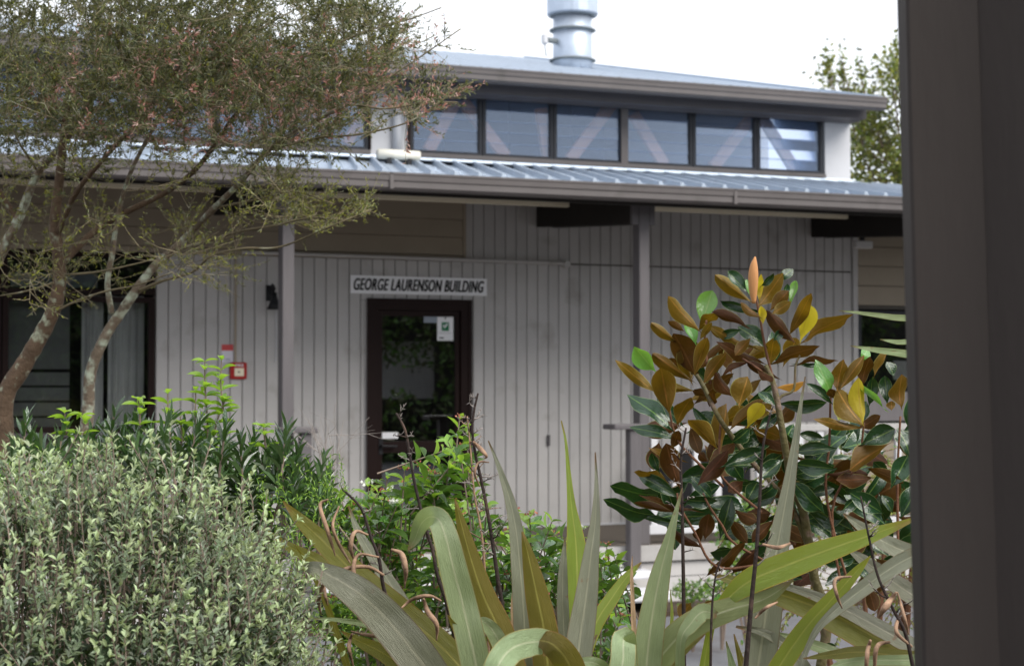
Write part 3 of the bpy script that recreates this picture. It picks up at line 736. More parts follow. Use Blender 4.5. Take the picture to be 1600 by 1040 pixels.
# upper roof
UZ = WZ(900, 118, 15.0)
UX1 = WX(1383, 15.0)
MB().add([(BX0,15.0,UZ-.03),(UX1-.05,15.0,UZ-.03),(UX1-.05,24,UZ-.03+.214*9),(BX0,24,UZ-.03+.214*9),(BX0,15.0,UZ-.05),(UX1-.05,15.0,UZ-.05),(UX1-.05,24,UZ-.05+.214*9),(BX0,24,UZ-.05+.214*9)],
    [(0,1,2,3),(7,6,5,4),(0,4,5,1),(2,6,7,3),(1,5,6,2),(0,3,7,4)]).build('soffit', M['ceiling'], B)
roof2 = ribbed('roof', BX0, UX1-.17, 15.02, 24, UZ-.016, .214, 0, rib=.022)
s = MB(); xs = BX0
while xs < UX1-.2: s.box(xs+.02, xs+.034, 15.06, 15.074, UZ+.014, UZ+.03); xs += .2
s.build('roof_screws', M['flue_dark'], roof2, kind='stuff')
MB().add([(UX1-.06,15.0,UZ-.02),(UX1,15.0,UZ-.02),(UX1,24,UZ-.02+.214*9),(UX1-.06,24,UZ-.02+.214*9),(UX1-.06,15.0,UZ+.02),(UX1,15.0,UZ+.02),(UX1,24,UZ+.02+.214*9),(UX1-.06,24,UZ+.02+.214*9)],
    [(3,2,1,0),(4,5,6,7),(0,1,5,4),(1,2,6,5),(2,3,7,6),(3,0,4,7)]).build('barge_flashing', M['roof'], B)
gutter(BX0, UX1, 14.93, UZ-.002, .125, .12)
zs = WZ(900, 143, 15.22); zs2 = WZ(900, 156, 15.22)
MB().prism([(15.2, zs+.03), (15.2, zs2), (15.3, zs2), (15.36, zs2-.01), (YW-.008, zs2-.01), (YW-.008, zs+.03)], BX0, WX(1352, 15.25)).build('eave_beam', M['trim'], B)
# downpipe on the clerestory, laid pipe on the roof
dpx = WX(620, YW-.05)
MB().tube([(dpx, YW-.05, zs2-.01), (dpx, YW-.05, roofz(YW)+.10)], .042, 14).build('downpipe', M['white'], B, smooth=True)
ya = 15.05
pa, pb = onY(590, 240, ya), onY(655, 244, ya)
o = MB().tube([(pa.x, ya, pa.z), (pb.x, ya, pb.z)], .045, 14).build('roof_pipe', M['cream'], center=True, smooth=True)
tag(o, 'short cream plastic pipe lying across the lower roof below the white downpipe', 'pipe')
for xx in (pa.x+.08, pb.x-.12):
    pb_ = MB().box(xx, xx+.04, ya-.03, ya+.04, roofz(ya)-.01, pa.z-.035).build('pipe_block', M['black'], o)
    pb_.matrix_parent_inverse = Matrix.Translation(o.location).inverted()
# flue
yf = 19.5; c_ = onY(894.5, 60, yf)
def rr(w): return w/2/F*depth_of(onY(894.5, 60, yf))
zz = lambda py: WZ(894.5, py, yf)
fl_ = MB().lathe(c_.x, c_.y, [(rr(63), zz(112)), (rr(61), zz(92)), (rr(61), zz(20))], 32).build('flue', M['flue'], B, smooth=True)
MB().lathe(c_.x, c_.y, [(rr(74), zz(26)), (rr(80), zz(23)), (rr(80), zz(-60)), (rr(30), zz(-80))], 32).build('flue_cowl', M['flue'], fl_, smooth=False)
for py_ in (48, 95):
    MB().lathe(c_.x, c_.y, [(rr(62), zz(py_+2)), (rr(73), zz(py_+1)), (rr(73), zz(py_-.5)), (rr(62), zz(py_-2.5))], 32).build('flue_band', M['flue_dark'], fl_)
MB().lathe(c_.x, c_.y, [(rr(62), zz(27)), (rr(77), zz(25.5))], 32, cap=False).build('flue_band', M['flue_dark'], fl_)
sp = onY(851, 62, yf-.1)
sn = thing('flue_sensor', sp, 'small white box on a short arm at the left side of the steel flue', 'sensor')
MB().box(sp.x-.035, sp.x+.035, sp.y-.04, sp.y+.04, sp.z-.06, sp.z+.07, 0, .02).build('sensor_box', M['white'], sn)
MB().tube([sp+Vector((.03,0,0)), (c_.x-rr(61), c_.y-.05, sp.z)], .035, 8).build('arm', M['flue_dark'], sn)
MB().tube([sp+Vector((0,0,-.05)), sp+Vector((.01,0,-.12)), sp+Vector((.02,0,-.2))], .008, 5).build('wire', M['flue_dark'], sn)

# balustrade to the right of the post, newels beside the steps
bal = MB().box(WX(1017, YP), WX(1500, YP), YP+.03, YP+.10, 1.44, 1.50, 0, .005).build('balustrade', M['conc'], B)
box('rail_board', M['post'], bal, WX(1040, YP+.1), WX(1500, YP), YP+.105, YP+.13, 1.52, 1.78, .003)
box('bottom_rail', M['white'], bal, WX(1017, YP), WX(1500, YP), YP+.035, YP+.08, DZ+.08, DZ+.16, .004)
xb = WX(1021, YP); i = 0
while xb < WX(1490, YP):
    box('baluster', M['white'], bal, xb, xb+.06, YP+.04, YP+.075, DZ+.161, 1.439)
    xb += .205; i += 1
for (a, b) in ((983, 1000), (470, 487)):
    x0, x1 = WX(a, YP-.2), WX(b, YP-.2)
    nw = MB().box(x0, x1, YP-.22, YP-.125, DZ-.24, 1.475, 0, .006).build('newel', M['post'], B)
    box('handrail', M['post'], nw, WX(a-27, YP-.2), WX(b+8, YP-.2), YP-.25, YP-.02, 1.478, 1.522, .008)
o = MB().box(WX(1030, YW-.4), WX(1170, YW-.4), YW-.45, YW-.05, DZ+.001, 1.22, 0, .02).build('dark_fill_box', M['black'], center=True)  # invented box, stands for the dark area between the balusters
tag(o, 'low black box added to fill the dark area behind the white balusters', 'box')

# things behind the camera, seen only as reflections in the door glass
shed = MB().box(13.0, 19, -15.4, -12, 0, 3.2)
shed.prism([(-15.7, 3.2), (-11.8, 3.2), (-13.7, 4.0)], 12.8, 19.2)
tag(shed.build('garden_shed', M['shed'], center=True), 'small white garden shed reflected in the door glass', 'shed')

# ------------------------------------------------------------------ near post at the right edge
YN = 1.94
pr_ = thing('verandah_post', P(1490, 2200, YN), 'broad dark brown timber post very close at the right edge', 'post')
def quadpost(l0, r0, l1, r1, d0, dd, nm, y0=-900, y1=3300, d1=None):
    """left/right pixel at the top (py 0) and bottom (py 1040), extrapolated; front at depth d0"""
    v = []
    N = 14
    for k in range(N+1):
        t = k/N; py = y0+(y1-y0)*t; q = py/1040
        l = l0+(l1-l0)*q; r = r0+(r1-r0)*q
        a, b = P(l, py, d0), P(r, py, d1 or d0)
        a.z = b.z = (a.z+b.z)/2
        jit = rnd.uniform(-.0004, .0004)
        c = .003
        ax = (b-a).normalized(); dn = HOR
        v += [a+dn*c+ax*jit, a+ax*(c+jit), b-ax*c, b+dn*c, b+dn*dd, a+dn*dd]
    f = []
    for k in range(N):
        for i in range(6):
            j = (i+1) % 6; f.append((k*6+i, (k+1)*6+i, (k+1)*6+j, k*6+j))
    f += [tuple(range(5,-1,-1)), tuple(range(N*6, N*6+6))]
    return mesh(nm, v, f, M['nearpost'])
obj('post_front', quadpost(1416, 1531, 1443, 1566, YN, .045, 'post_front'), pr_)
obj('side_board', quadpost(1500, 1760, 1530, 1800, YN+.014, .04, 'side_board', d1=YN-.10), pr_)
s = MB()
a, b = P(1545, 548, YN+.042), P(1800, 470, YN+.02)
obj('shadow_board', quadpost(1596, 1830, 1601, 1850, YN+.005, .04, 'shadow_board', 545, 3300), pr_)  # strip added where a black shadow lies beside the post

# ------------------------------------------------------------------ leaf machinery
def leaf_verts(shape=0, n=6, fold=.12, curl=.12, wave=.0, peak=.5, blunt=.0, petiole=False, asp=.4):
    """leaf of length 1 along +Y, half width .5 at widest, top side +Z; 3 verts per station"""
    v = [(0,0,0)]; uv = [(.5,0)]
    for i in range(1, n):
        t = i/n
        tt = (t-.13)/.87 if petiole else t
        w = (math.sin(math.pi*max(tt,0)**(math.log(.5)/math.log(peak))))**(.72+blunt)*.5 if tt > .01 else .02
        if petiole and tt > .8: w *= 1-(tt-.8)*.5
        z = -curl*(t*t) + .02*math.sin(3*t+shape)
        for sx in (-1, 0, 1):
            v.append((sx*w, t, z+abs(sx)*fold*w*asp+sx*wave*math.sin(9*t+shape*2)*.5+abs(sx)*wave*math.cos(11*t+shape))); uv.append((.5+sx*.5, t))
    v.append((0,1,-curl)); uv.append((.5,1))
    f = [(0,3,2),(0,2,1)]
    f = [(0,2,1),(0,3,2)]
    for i in range(n-2):
        a = 1+i*3; b = a+3
        f += [(a,a+1,b+1,b),(a+1,a+2,b+2,b+1)]
    a = 1+(n-2)*3; T = len(v)-1
    f += [(a,a+1,T),(a+1,a+2,T)]
    return np.array(v, float), f, np.array(uv, float)
def leaf_mesh(name, m, **k):
    v, f, uv = leaf_verts(**k)
    return mesh(name, v, f, m, True, None, uv)
def frame(p, d, up, L, Wd, roll=0):
    d = Vector(d).normalized(); up = Vector(up)
    x = d.cross(up)
    if x.length < 1e-5: x = d.cross(Vector((1,.1,0)))
    x.normalize(); z = x.cross(d)
    if roll: q = Matrix.Rotation(roll, 3, d); x = q @ x; z = q @ z
    m = Matrix.Identity(4)
    m.col[0] = (*(x*Wd), 0); m.col[1] = (*(d*L), 0); m.col[2] = (*(z*L), 0); m.col[3] = (*p, 1)
    return m
def many(mats4, lv, lf, luv):
    """one mesh out of many copies of a small leaf"""
    A = np.array([np.array(m) for m in mats4])            # n,4,4
    V = np.hstack([lv, np.ones((len(lv),1))])
    out = np.einsum('nij,kj->nki', A, V)[:,:,:3].reshape(-1,3)
    n = len(lv)
    Fq = [[tuple(i+q*n for i in f) for f in lf] for q in range(len(mats4))]
    return out, [f for g_ in Fq for f in g_], np.tile(luv, (len(mats4),1))
SV, SF, SUV = leaf_verts(n=3, fold=.6, curl=.12, peak=.5)
def stuff_leaves(name, groups, parent):
    """groups: list of (material, matrices)"""
    V = []; Fc = []; MI = []; U = []; off = 0; ms = []
    for mi, (m, mats4) in enumerate(groups):
        ms.append(m)
        if not mats4: continue
        v, f, u = many(mats4, SV, SF, SUV)
        V.append(v); Fc += [tuple(i+off for i in q) for q in f] if off else f; MI += [mi]*len(f); U.append(u); off += len(v)
    me = mesh(name, np.vstack(V), Fc, ms, False, MI, np.vstack(U))
    return obj(name, me, parent, None, 'stuff')
def part_leaves(name, m, matrices, parent, **k):
    me = [leaf_mesh(name, m, shape=q, **k) for q in (0, 1, 2)]
    inv = Matrix.Translation(parent.location).inverted()
    for i, w in enumerate(matrices):
        o = bpy.data.objects.new(name, me[i % 3]); COL.objects.link(o)
        o.parent = parent; o.matrix_parent_inverse = inv; o.matrix_basis = w
def rv(s=1.0): return Vector((rnd.gauss(0,s), rnd.gauss(0,s), rnd.gauss(0,s)))
TOCAM = -FW

# ------------------------------------------------------------------ magnolia
mag = thing('magnolia_tree', Vector((P(1210, 900, 3.75).x, P(1210, 900, 3.75).y, .03)), 'young magnolia tree with rusty-backed glossy leaves and one pale orange bud on top', 'tree')
MD = 3.72
mlv = {}
for k_ in 'UDYOTL':
    for s_ in range(3):
        mlv[k_, s_] = leaf_mesh('magnolia_leaf', LM[k_], shape=s_, n=11, fold=(.65,.25,.95)[s_], asp=.42, curl=(.16,.30,.02)[s_], wave=(.03,.07,.045)[s_], peak=(.55,.50,.60)[s_], petiole=True)
def cp(u, v): return 940+u/2.6, 400+v/2.6
mag_inv = Matrix.Translation(mag.location).inverted()
def mleaf(b, t, w, k, d=None, dz=None, tilt=None):
    """b, t: pixel of leaf base and tip, w: width in px; k: which side shows"""
    d0 = MD+rnd.uniform(-.06, .06) if d is None else d
    e_ = .20 if k in 'UDTO' else .12
    b = (b[0]-(t[0]-b[0])*e_, b[1]-(t[1]-b[1])*e_)
    L_px = math.hypot(t[0]-b[0], t[1]-b[1])
    dz = (rnd.uniform(-.5, .25)*L_px/F*d0) if dz is None else dz
    A = P(b[0], b[1], d0); Bq = P(t[0], t[1], d0+dz)
    dirn = Bq-A; L = dirn.length
    face = TOCAM if k in 'TL' else -TOCAM
    ti = rnd.uniform(-.5, .5) if tilt is None else tilt
    Wd = w/F*d0/max(.55, math.cos(ti))
    m = frame(A, dirn, face, L, Wd*1.04, ti)
    # frame() makes z = x cross d ; make sure that the wanted side faces the camera
    z = Vector(m.col[2][:3])
    if z.dot(face) < 0: m.col[0] = -m.col[0]; m.col[2] = -m.col[2]
    o = bpy.data.objects.new('leaf', mlv[k, rnd.randrange(3)]); COL.objects.link(o)
    o.parent = mag; o.matrix_parent_inverse = mag_inv; o.matrix_basis = m
    return o
ML = [((600,180),(458,75),55,'U'),((585,140),(512,60),50,'T'),((600,155),(590,92),25,'L'),((640,180),(645,72),28,'Y'),((645,195),(735,85),66,'U'),
((730,92),(778,48),40,'T'),((650,120),(700,70),28,'T'),((650,225),(480,182),35,'T'),((640,245),(560,195),32,'U'),((655,275),(650,200),30,'Y'),
((690,215),(760,140),55,'U'),((700,230),(765,190),45,'U'),((765,200),(790,98),32,'L'),((740,160),(755,112),28,'T'),((775,300),(870,130),52,'U'),
((780,345),(668,218),58,'U'),((810,340),(845,195),80,'Y'),((825,340),(978,218),56,'U'),((585,285),(448,225),42,'D'),((660,362),(560,280),70,'D'),
((620,375),(405,300),36,'U'),((640,430),(450,365),50,'D'),((685,430),(700,320),64,'U'),((705,430),(875,342),52,'D'),((715,495),(590,430),42,'D'),
((790,440),(960,395),26,'D'),((790,437),(915,440),20,'D'),((420,510),(500,388),54,'U'),((600,430),(475,480),26,'D'),((385,290),(256,166),60,'U'),
((405,280),(450,138),78,'L'),((385,362),(340,252),48,'L'),((312,350),(198,270),42,'U'),((375,472),(300,308),104,'U'),((380,472),(430,318),54,'U'),
((330,302),(270,262),30,'D'),((400,292),(472,203),46,'U'),((405,330),(450,262),30,'U'),((362,502),(203,395),54,'U'),((215,465),(132,368),70,'L'),
((205,542),(62,430),46,'U'),((272,622),(238,440),98,'U'),((365,545),(213,525),46,'U'),((425,562),(362,540),34,'D'),((310,672),(350,555),64,'U'),
((272,690),(116,532),72,'T'),((290,735),(122,680),48,'T'),((525,560),(445,475),58,'U'),((560,605),(592,488),92,'U'),((440,605),(462,548),40,'D'),
((485,782),(505,598),74,'U'),((525,702),(662,580),48,'U'),((592,695),(655,598),66,'Y'),((460,772),(352,645),60,'U'),((470,742),(368,615),38,'T'),
((290,772),(320,700),44,'D'),((312,922),(255,755),86,'U'),((330,832),(188,790),28,'U'),((263,917),(134,845),38,'U'),((302,972),(146,882),58,'T'),
((232,872),(203,798),38,'T'),((282,1037),(128,995),32,'D'),((400,918),(515,798),62,'D'),((498,852),(655,790),60,'D'),((432,832),(395,800),38,'D'),
((335,1012),(482,930),50,'T'),((445,985),(375,895),50,'T'),((715,532),(838,520),32,'O'),((700,600),(640,550),40,'T'),
((932,562),(885,430),62,'L'),((958,542),(965,425),64,'U'),((975,532),(1067,403),48,'U'),((1060,512),(1072,400),62,'U'),((1058,422),(1088,370),42,'L'),
((1110,482),(1162,383),36,'U'),((1185,482),(1165,428),44,'T'),((1215,602),(1190,475),80,'U'),((927,592),(843,515),36,'T'),((945,572),(918,530),38,'D'),
((1062,672),(1030,498),70,'Y'),((1050,672),(943,550),92,'U'),((1152,622),(1023,515),24,'L'),((1087,602),(1102,488),48,'T'),((1160,592),(1150,485),50,'T'),
((1040,697),(843,670),38,'U'),((1055,692),(1135,658),44,'D'),((1178,622),(1175,588),40,'U'),((1062,762),(1192,700),80,'T'),((1150,772),(985,862),84,'U'),
((1180,932),(1245,808),80,'T'),((937,782),(793,787),52,'T'),((940,862),(785,848),68,'T'),((892,1032),(778,942),72,'T'),((1132,1037),(1018,965),74,'T'),
((730,832),(640,902),62,'T'),((1082,902),(928,922),60,'D'),((902,742),(800,722),42,'T'),((700,520),(610,600),46,'T'),((630,640),(560,680),50,'T'),
((560,300),(470,330),38,'T'),((520,330),(440,300),32,'U'),((700,340),(735,300),36,'T'),((600,340),(540,400),44,'U'),((640,470),(700,520),36,'D'),
((470,400),(440,480),44,'D'),((640,505),(560,560),40,'U'),((600,700),(540,760),50,'T'),((720,640),(640,700),46,'T')]
for b_, t_, w_, k_ in ML: 
    if k_ == 'U' and rnd.random() < .24: k_ = 'D'
    elif k_ == 'D' and rnd.random() < .25: k_ = 'T'
    mleaf(cp(*b_), cp(*t_), w_/2.6, k_)
# further leaves lower down, in the second crop of notes
def cq(u, v): return 860+u/2.476, 620+v/2.476
ML2 = [((640,400),(520,405),48,'T'),((660,530),(700,395),62,'T'),((600,540),(612,452),62,'D'),((580,555),(570,500),44,'D'),((575,575),(460,520),34,'D'),
((555,440),(345,405),26,'D'),((540,500),(340,465),32,'T'),((620,680),(780,560),40,'D'),((690,680),(800,590),48,'D'),((1050,420),(940,345),74,'T'),
((1160,510),(985,430),76,'T'),((1290,490),(1170,380),70,'T'),((1320,440),(1290,380),40,'T'),((1100,640),(1175,620),46,'T'),((1060,640),(1130,640),36,'T'),
((950,300),(1090,265),64,'T'),((955,205),(1090,200),50,'T'),((800,280),(895,240),60,'T'),((760,400),(800,330),60,'T'),((720,440),(800,480),50,'D'),
((880,330),(800,420),44,'T'),((1000,380),(1100,350),40,'T'),((1190,380),(1130,440),46,'T'),((1240,280),(1380,330),44,'D'),((1080,300),(1230,300),60,'D'),
((700,480),(760,560),50,'D'),((860,480),(780,560),50,'D'),((900,500),(1000,560),60,'D'),((1250,430),(1390,420),44,'D'),((1310,300),(1250,250),50,'T'),
((1140,440),(1060,500),44,'T'),((940,440),(880,520),50,'D'),((620,330),(560,380),40,'T'),((740,330),(690,370),50,'D'),((540,800),(500,850),60,'U'),
((1060,960),(1100,985),46,'T'),((590,830),(640,790),44,'U'),((640,800),(650,760),36,'L'),((1230,740),(1260,830),52,'D'),((1230,700),(1200,640),44,'T')]
for b_, t_, w_, k_ in ML2: mleaf(cq(*b_), cq(*t_), w_/2.476, k_, d=MD+rnd.uniform(0, .15))
# loose fill deeper in the crown
for i in range(135):
    bx_ = rnd.uniform(1010, 1425); by_ = rnd.uniform(660, 900)
    if bx_ < 1120 and by_ > 830: continue
    if rnd.random() < .45 and bx_ < 1150: continue
    a = rnd.uniform(0, 2*math.pi); L_ = rnd.uniform(48, 80)
    k_ = rnd.choice('TTTTDD')
    mleaf((bx_, by_), (bx_+math.cos(a)*L_, by_+math.sin(a)*L_*.7), rnd.uniform(20, 31), k_, d=MD+rnd.uniform(.12, .5), tilt=rnd.uniform(-.9, .9))
for i in range(24):
    bx_ = rnd.uniform(1050, 1250); by_ = rnd.uniform(560, 700)
    if bx_ > 1230 and by_ < 640: continue
    a = rnd.uniform(-math.pi, 0) if rnd.random() < .8 else rnd.uniform(0, math.pi); L_ = rnd.uniform(44, 66)
    mleaf((bx_, by_), (bx_+math.cos(a)*L_, by_+math.sin(a)*L_), rnd.uniform(17, 26), rnd.choice('UUDDT'), d=MD+rnd.uniform(.05, .3), tilt=rnd.uniform(-.8, .8))
for i in range(26):      # side of the crown behind the near post
    bx_ = rnd.uniform(1430, 1520); by_ = rnd.uniform(600, 900); a = rnd.uniform(0, 2*math.pi)
    mleaf((bx_, by_), (bx_+math.cos(a)*60, by_+math.sin(a)*45), 27, rnd.choice('TTDU'), d=MD+rnd.uniform(-.1, .4))
def mtube(pts, r0, r1, m, nm='branch', d=MD):
    q = spline(pts, max(6, len(pts)*4)); n_ = len(q)
    return MB().tube([P(a[0], a[1], (a[2] if len(a) > 2 else d)) for a in q], [(r0+(r1-r0)*i/(n_-1)) for i in range(n_)], 8).build(nm, M[m], mag, smooth=True)
trunkp = mtube([(1215,1700,3.8),(1225,1300,3.8),(1290,1000,3.8),(1272,900,3.8),(1255,800,3.78),(1238,760,3.75),(1229,710,3.73),(1222,670,3.72),(1213,620,3.72),(1206,592,3.72),(1196,570,3.72)], .0125, .005, 'magstem', 'trunk')
mtube([(1262,850,3.8),(1235,790,3.78),(1178,725,3.74),(1150,690,3.72),(1122,650,3.7),(1100,605,3.7),(1088,585,3.7)], .0065, .0045, 'magstem')
mtube([(1213,628),(1222,618),(1240,608),(1243,572),(1250,555)], .0035, .002, 'magstem')
for pts in ([(1213,612),(1206,585),(1195,540),(1188,500),(1182,470),(1178,450)],[(1110,600),(1104,560),(1101,530),(1104,500)],[(1130,760),(1088,720),(1064,695),(1052,670),(1046,640)],
            [(1190,800),(1128,745),(1124,700),(1126,660)],[(1240,900),(1150,850),(1128,820),(1108,790),(1098,770)],[(1330,930),(1292,780),(1296,690),(1298,620),(1302,608)],[(1404,900),(1402,760),(1404,700),(1407,650)],
            [(1330,1000),(1300,800),(1346,720),(1347,690),(1350,660)],[(1200,880),(1120,885),(1085,830),(1062,790),(1058,770)],[(1208,600),(1190,580),(1160,560)]):
    mtube(pts, .0030, .0022, 'magtwig', 'twig')
bq = spline([(1178,474,.0035),(1177,455,.0085),(1177,432,.0105),(1178,414,.0075),(1180,401,.0015)], 14)
MB().tube([P(a[0], a[1], MD-.03) for a in bq], [max(.001, a[2]) for a in bq], 10).build('bud', M['bud'], mag, smooth=True)

# ------------------------------------------------------------------ flax plants
def flax(label, bpx, d0):
    b = P(bpx, 1900, d0); b.z = .04
    return thing('flax_plant', b, label, 'flax plant', 'flax plants in the foreground')
FA = flax('flax plant in the centre foreground with upright pointed leaves and broad pale drooping ones', 800, 3.45)
FB = flax('flax plant at the right below the magnolia with long arching and crossing leaves', 1260, 3.5)
FC = flax('flax plant behind the near post, only thin pale leaf tips showing', 1700, 3.3)
def fleaf(plant, pts, col, d0, d1=None, bend=None, root=True, fold=.25, face=1, twist=0):
    """pts: (px, py, width px) from tip to base; depth runs d0 (tip) to d1 (base); side towards camera = top if face=1"""
    d1 = d1 if d1 is not None else d0
    n0 = len(pts)
    A = [(p[0], p[1], (d0+(d1-d0)*i/(n0-1)) if len(p) < 4 else p[3], p[2]) for i, p in enumerate(pts)]
    q = spline(A, max(16, n0*5))
    C_ = [P(a[0], a[1], a[2]) for a in q]; Wd = [max(.0008, a[3]/F*a[2]) for a in q]
    if root:
        e = C_[-1]; r = plant.location + Vector((rnd.uniform(-.08,.08), rnd.uniform(-.08,.08), 0))
        tdir = (C_[-1]-C_[-3]).normalized()
        for t in (.2, .45, .7, 1.0):
            k = 1-t
            p_ = e.lerp(r, t) + tdir*(.25*t*k*k*2) ; C_.append(p_); Wd.append(Wd[len(q)-1]*(1-.45*t))
    n = len(C_); v = []; uv = []
    NX = 6
    for i in range(n):
        t = (C_[min(i+1,n-1)]-C_[max(i-1,0)]).normalized()
        x = t.cross(TOCAM if i < len(q) else TOCAM)
        if x.length < 1e-4: x = RT.copy()
        x.normalize(); z = x.cross(t)
        if z.dot(TOCAM) < 0: z = -z
        z *= face
        if twist: 
            R_ = Matrix.Rotation(twist*math.sin(i/n*3+1), 3, t); x = R_ @ x; z = R_ @ z
        for j in range(NX+1):
            u = j/NX*2-1
            v.append(C_[i]+x*(u*Wd[i]/2)+z*(abs(u)*fold*Wd[i]/2)+z*(.0006*math.sin(i*.9+j))); uv.append((j/NX, i/n*3))
    f = []
    for i in range(n-1):
        for j in range(NX):
            a = i*(NX+1)+j; f.append((a, a+1, a+NX+2, a+NX+1))
    # orient so that +normal is the z side
    a_, b_, c_2 = v[f[len(f)//3][0]], v[f[len(f)//3][1]], v[f[len(f)//3][2]]
    nn = (b_-a_).cross(c_2-b_)
    if nn.dot(TOCAM)*face < 0: f = [tuple(reversed(q_)) for q_ in f]
    return obj('leaf', mesh('leaf', v, f, LM[col], True, None, uv), plant)
fleaf(FA, [(637,860,2,3.42),(648,842,16,3.42),(658,818,26,3.40),(672,807,34,3.36),(686,812,36,3.31),(697,840,40,3.29),(708,885,44,3.29),(722,940,46,3.3),(736,1000,47,3.3),(750,1070,48,3.32)], 'X1', 0)
fleaf(FA, [(470,890,2,3.2),(487,886,20,3.18),(515,898,36,3.18),(555,922,52,3.18),(600,962,60,3.2),(650,1022,64,3.22),(690,1080,62,3.25)], 'X3', 0)
fleaf(FA, [(442,782,2),(470,812,20),(510,850,32),(560,900,40),(620,950,44),(690,1010,48),(745,1070,48)], 'X2', 3.3, 3.4)
fleaf(FA, [(418,828,2),(450,852,14),(500,878,24),(560,912,34),(610,950,40),(670,1010,42),(720,1070,42)], 'X2', 3.35, 3.42)
fleaf(FA, [(575,925,6),(590,942,22),(615,968,26),(650,1010,24),(700,1070,24)], 'X5', 3.26, 3.4)
fleaf(FA, [(711,780,2),(720,815,15),(735,870,28),(755,930,38),(780,985,44),(805,1060,46)], 'X2', 3.34, 3.4, face=-1)
fleaf(FA, [(763,688,2),(778,725,7),(795,775,15),(806,825,22),(812,880,28),(818,950,34),(822,1050,36)], 'X3', 3.4, 3.45)
fleaf(FA, [(816,830,3),(826,870,20),(838,925,36),(850,985,44),(858,1060,46)], 'X2', 3.36, 3.42, face=-1)
fleaf(FA, [(877,657,2),(884,690,4),(888,735,7),(893,790,14),(900,850,30),(902,920,40),(898,980,42),(893,1060,42)], 'X4', 3.5, 3.5, fold=.15)
fleaf(FA, [(883,840,2),(880,880,12),(879,930,18),(881,985,20),(884,1060,22)], 'X3', 3.47, 3.47)
fleaf(FA, [(930,706,2),(932,760,7),(930,815,16),(923,870,26),(916,930,36),(908,985,42),(898,1060,46)], 'X3', 3.42, 3.42, fold=.4)
fleaf(FA, [(1002,878,2),(980,900,14),(955,935,22),(930,975,24),(905,1040,24)], 'X4', 3.7, 3.6)
fleaf(FA, [(1066,762,2),(1056,800,8),(1045,845,18),(1033,890,30),(1022,945,40),(1014,1000,45),(1008,1070,46)], 'X1', 3.4, 3.4, fold=.3)
fleaf(FA, [(988,868,1),(987,900,5),(989,950,7),(991,1000,8),(992,1060,8)], 'X6', 3.5, 3.5)
fleaf(FA, [(1047,920,1),(1050,960,5),(1046,1010,6),(1042,1070,7)], 'X4', 3.6, 3.6)
# folded over leaves at the bottom edge
fleaf(FA, [(765,1085,36,3.0),(778,1040,44,3.0),(800,1012,46,3.03),(832,1002,45,3.07),(854,1003,40,3.11),(864,1008,30,3.15),(872,1020,8,3.19)], 'X1', 0, fold=.12, root=False)
fleaf(FA, [(828,1000,2,3.085),(844,1000,22,3.085),(860,1004,38,3.09),(878,1020,44,3.11),(893,1048,46,3.15),(904,1100,46,3.2)], 'X2', 0, fold=.2, face=-1)
fleaf(FA, [(955,1090,40,3.2),(972,1040,40,3.2),(974,1004,39,3.22),(975,996,37,3.27),(977,1010,36,3.33),(980,1080,38,3.36)], 'X1', 0, fold=.06)
fleaf(FA, [(742,966,3),(758,972,20),(775,992,26),(790,1030,26),(800,1090,28)], 'X1', 3.35, 3.4)
fleaf(FA, [(890,1037,10,3.2),(925,1034,20,3.2),(945,1050,24,3.25),(950,1100,30,3.3)], 'X1', 0)
fleaf(FA, [(480,965,2),(530,968,7),(580,978,10),(640,1010,14),(700,1070,20)], 'X1', 3.3, 3.4)
fleaf(FA, [(533,985,2),(560,1000,16),(600,1020,26),(660,1060,30)], 'X2', 3.38, 3.42)
fleaf(FA, [(700,960,2),(715,985,14),(745,1020,24),(780,1080,30)], 'X2', 3.28, 3.35)
fleaf(FA, [(805,905,2),(806,940,16),(810,990,22),(815,1060,26)], 'X6', 3.46, 3.5)
fleaf(FA, [(460,850,1),(480,880,6),(505,930,9),(530,1000,12)], 'X2', 3.3, 3.4)
fleaf(FA, [(545,790,2),(560,830,12),(590,880,20),(640,960,26),(700,1060,30)], 'X3', 3.5, 3.5)
for i in range(16):
    x0 = rnd.uniform(600, 980); t = rnd.uniform(-160, 160)
    fleaf(FA, [(x0+t, rnd.uniform(960,1010), 2), (x0+t*.6, 1040, 20), (x0+t*.2, 1140, 34)], rnd.choice(['X1','X2','X3','X4']), 3.5, 3.5, face=rnd.choice((1,-1)))
# right-hand plant
fleaf(FB, [(1258,588,2),(1251,632,6),(1243,690,12),(1230,770,22),(1216,845,34),(1203,920,44),(1192,990,50),(1180,1070,54)], 'X3', 3.45, 3.5, fold=.35)
fleaf(FB, [(1424,812,7),(1370,832,22),(1300,856,36),(1230,882,44),(1170,908,40),(1130,942,20),(1112,975,12),(1100,1040,16)], 'X4', 3.3, 3.45)
fleaf(FB, [(1112,896,2),(1150,908,18),(1210,925,34),(1280,950,48),(1350,985,56),(1450,1045,58)], 'X2', 3.42, 3.4, root=False)
fleaf(FB, [(1180,905,4),(1260,925,14),(1340,962,24),(1430,1012,28)], 'X3', 3.41, 3.39, root=False)
fleaf(FB, [(1360,868,2),(1338,892,15),(1300,935,26),(1258,982,32),(1215,1045,34),(1180,1110,34)], 'X4', 3.3, 3.4)
fleaf(FB, [(1450,858,28),(1400,882,28),(1340,925,24),(1285,972,13),(1262,1010,9),(1245,1060,10)], 'X3', 3.28, 3.35)
fleaf(FB, [(1240,905,3),(1195,935,26),(1140,952,38),(1085,975,44),(1045,1010,46),(1000,1070,46)], 'X1', 3.38, 3.42, face=-1)
fleaf(FB, [(1120,960,10,3.4),(1098,955,28,3.37),(1078,975,26,3.36),(1064,1000,16,3.36),(1062,1060,16,3.4)], 'X1', 0)
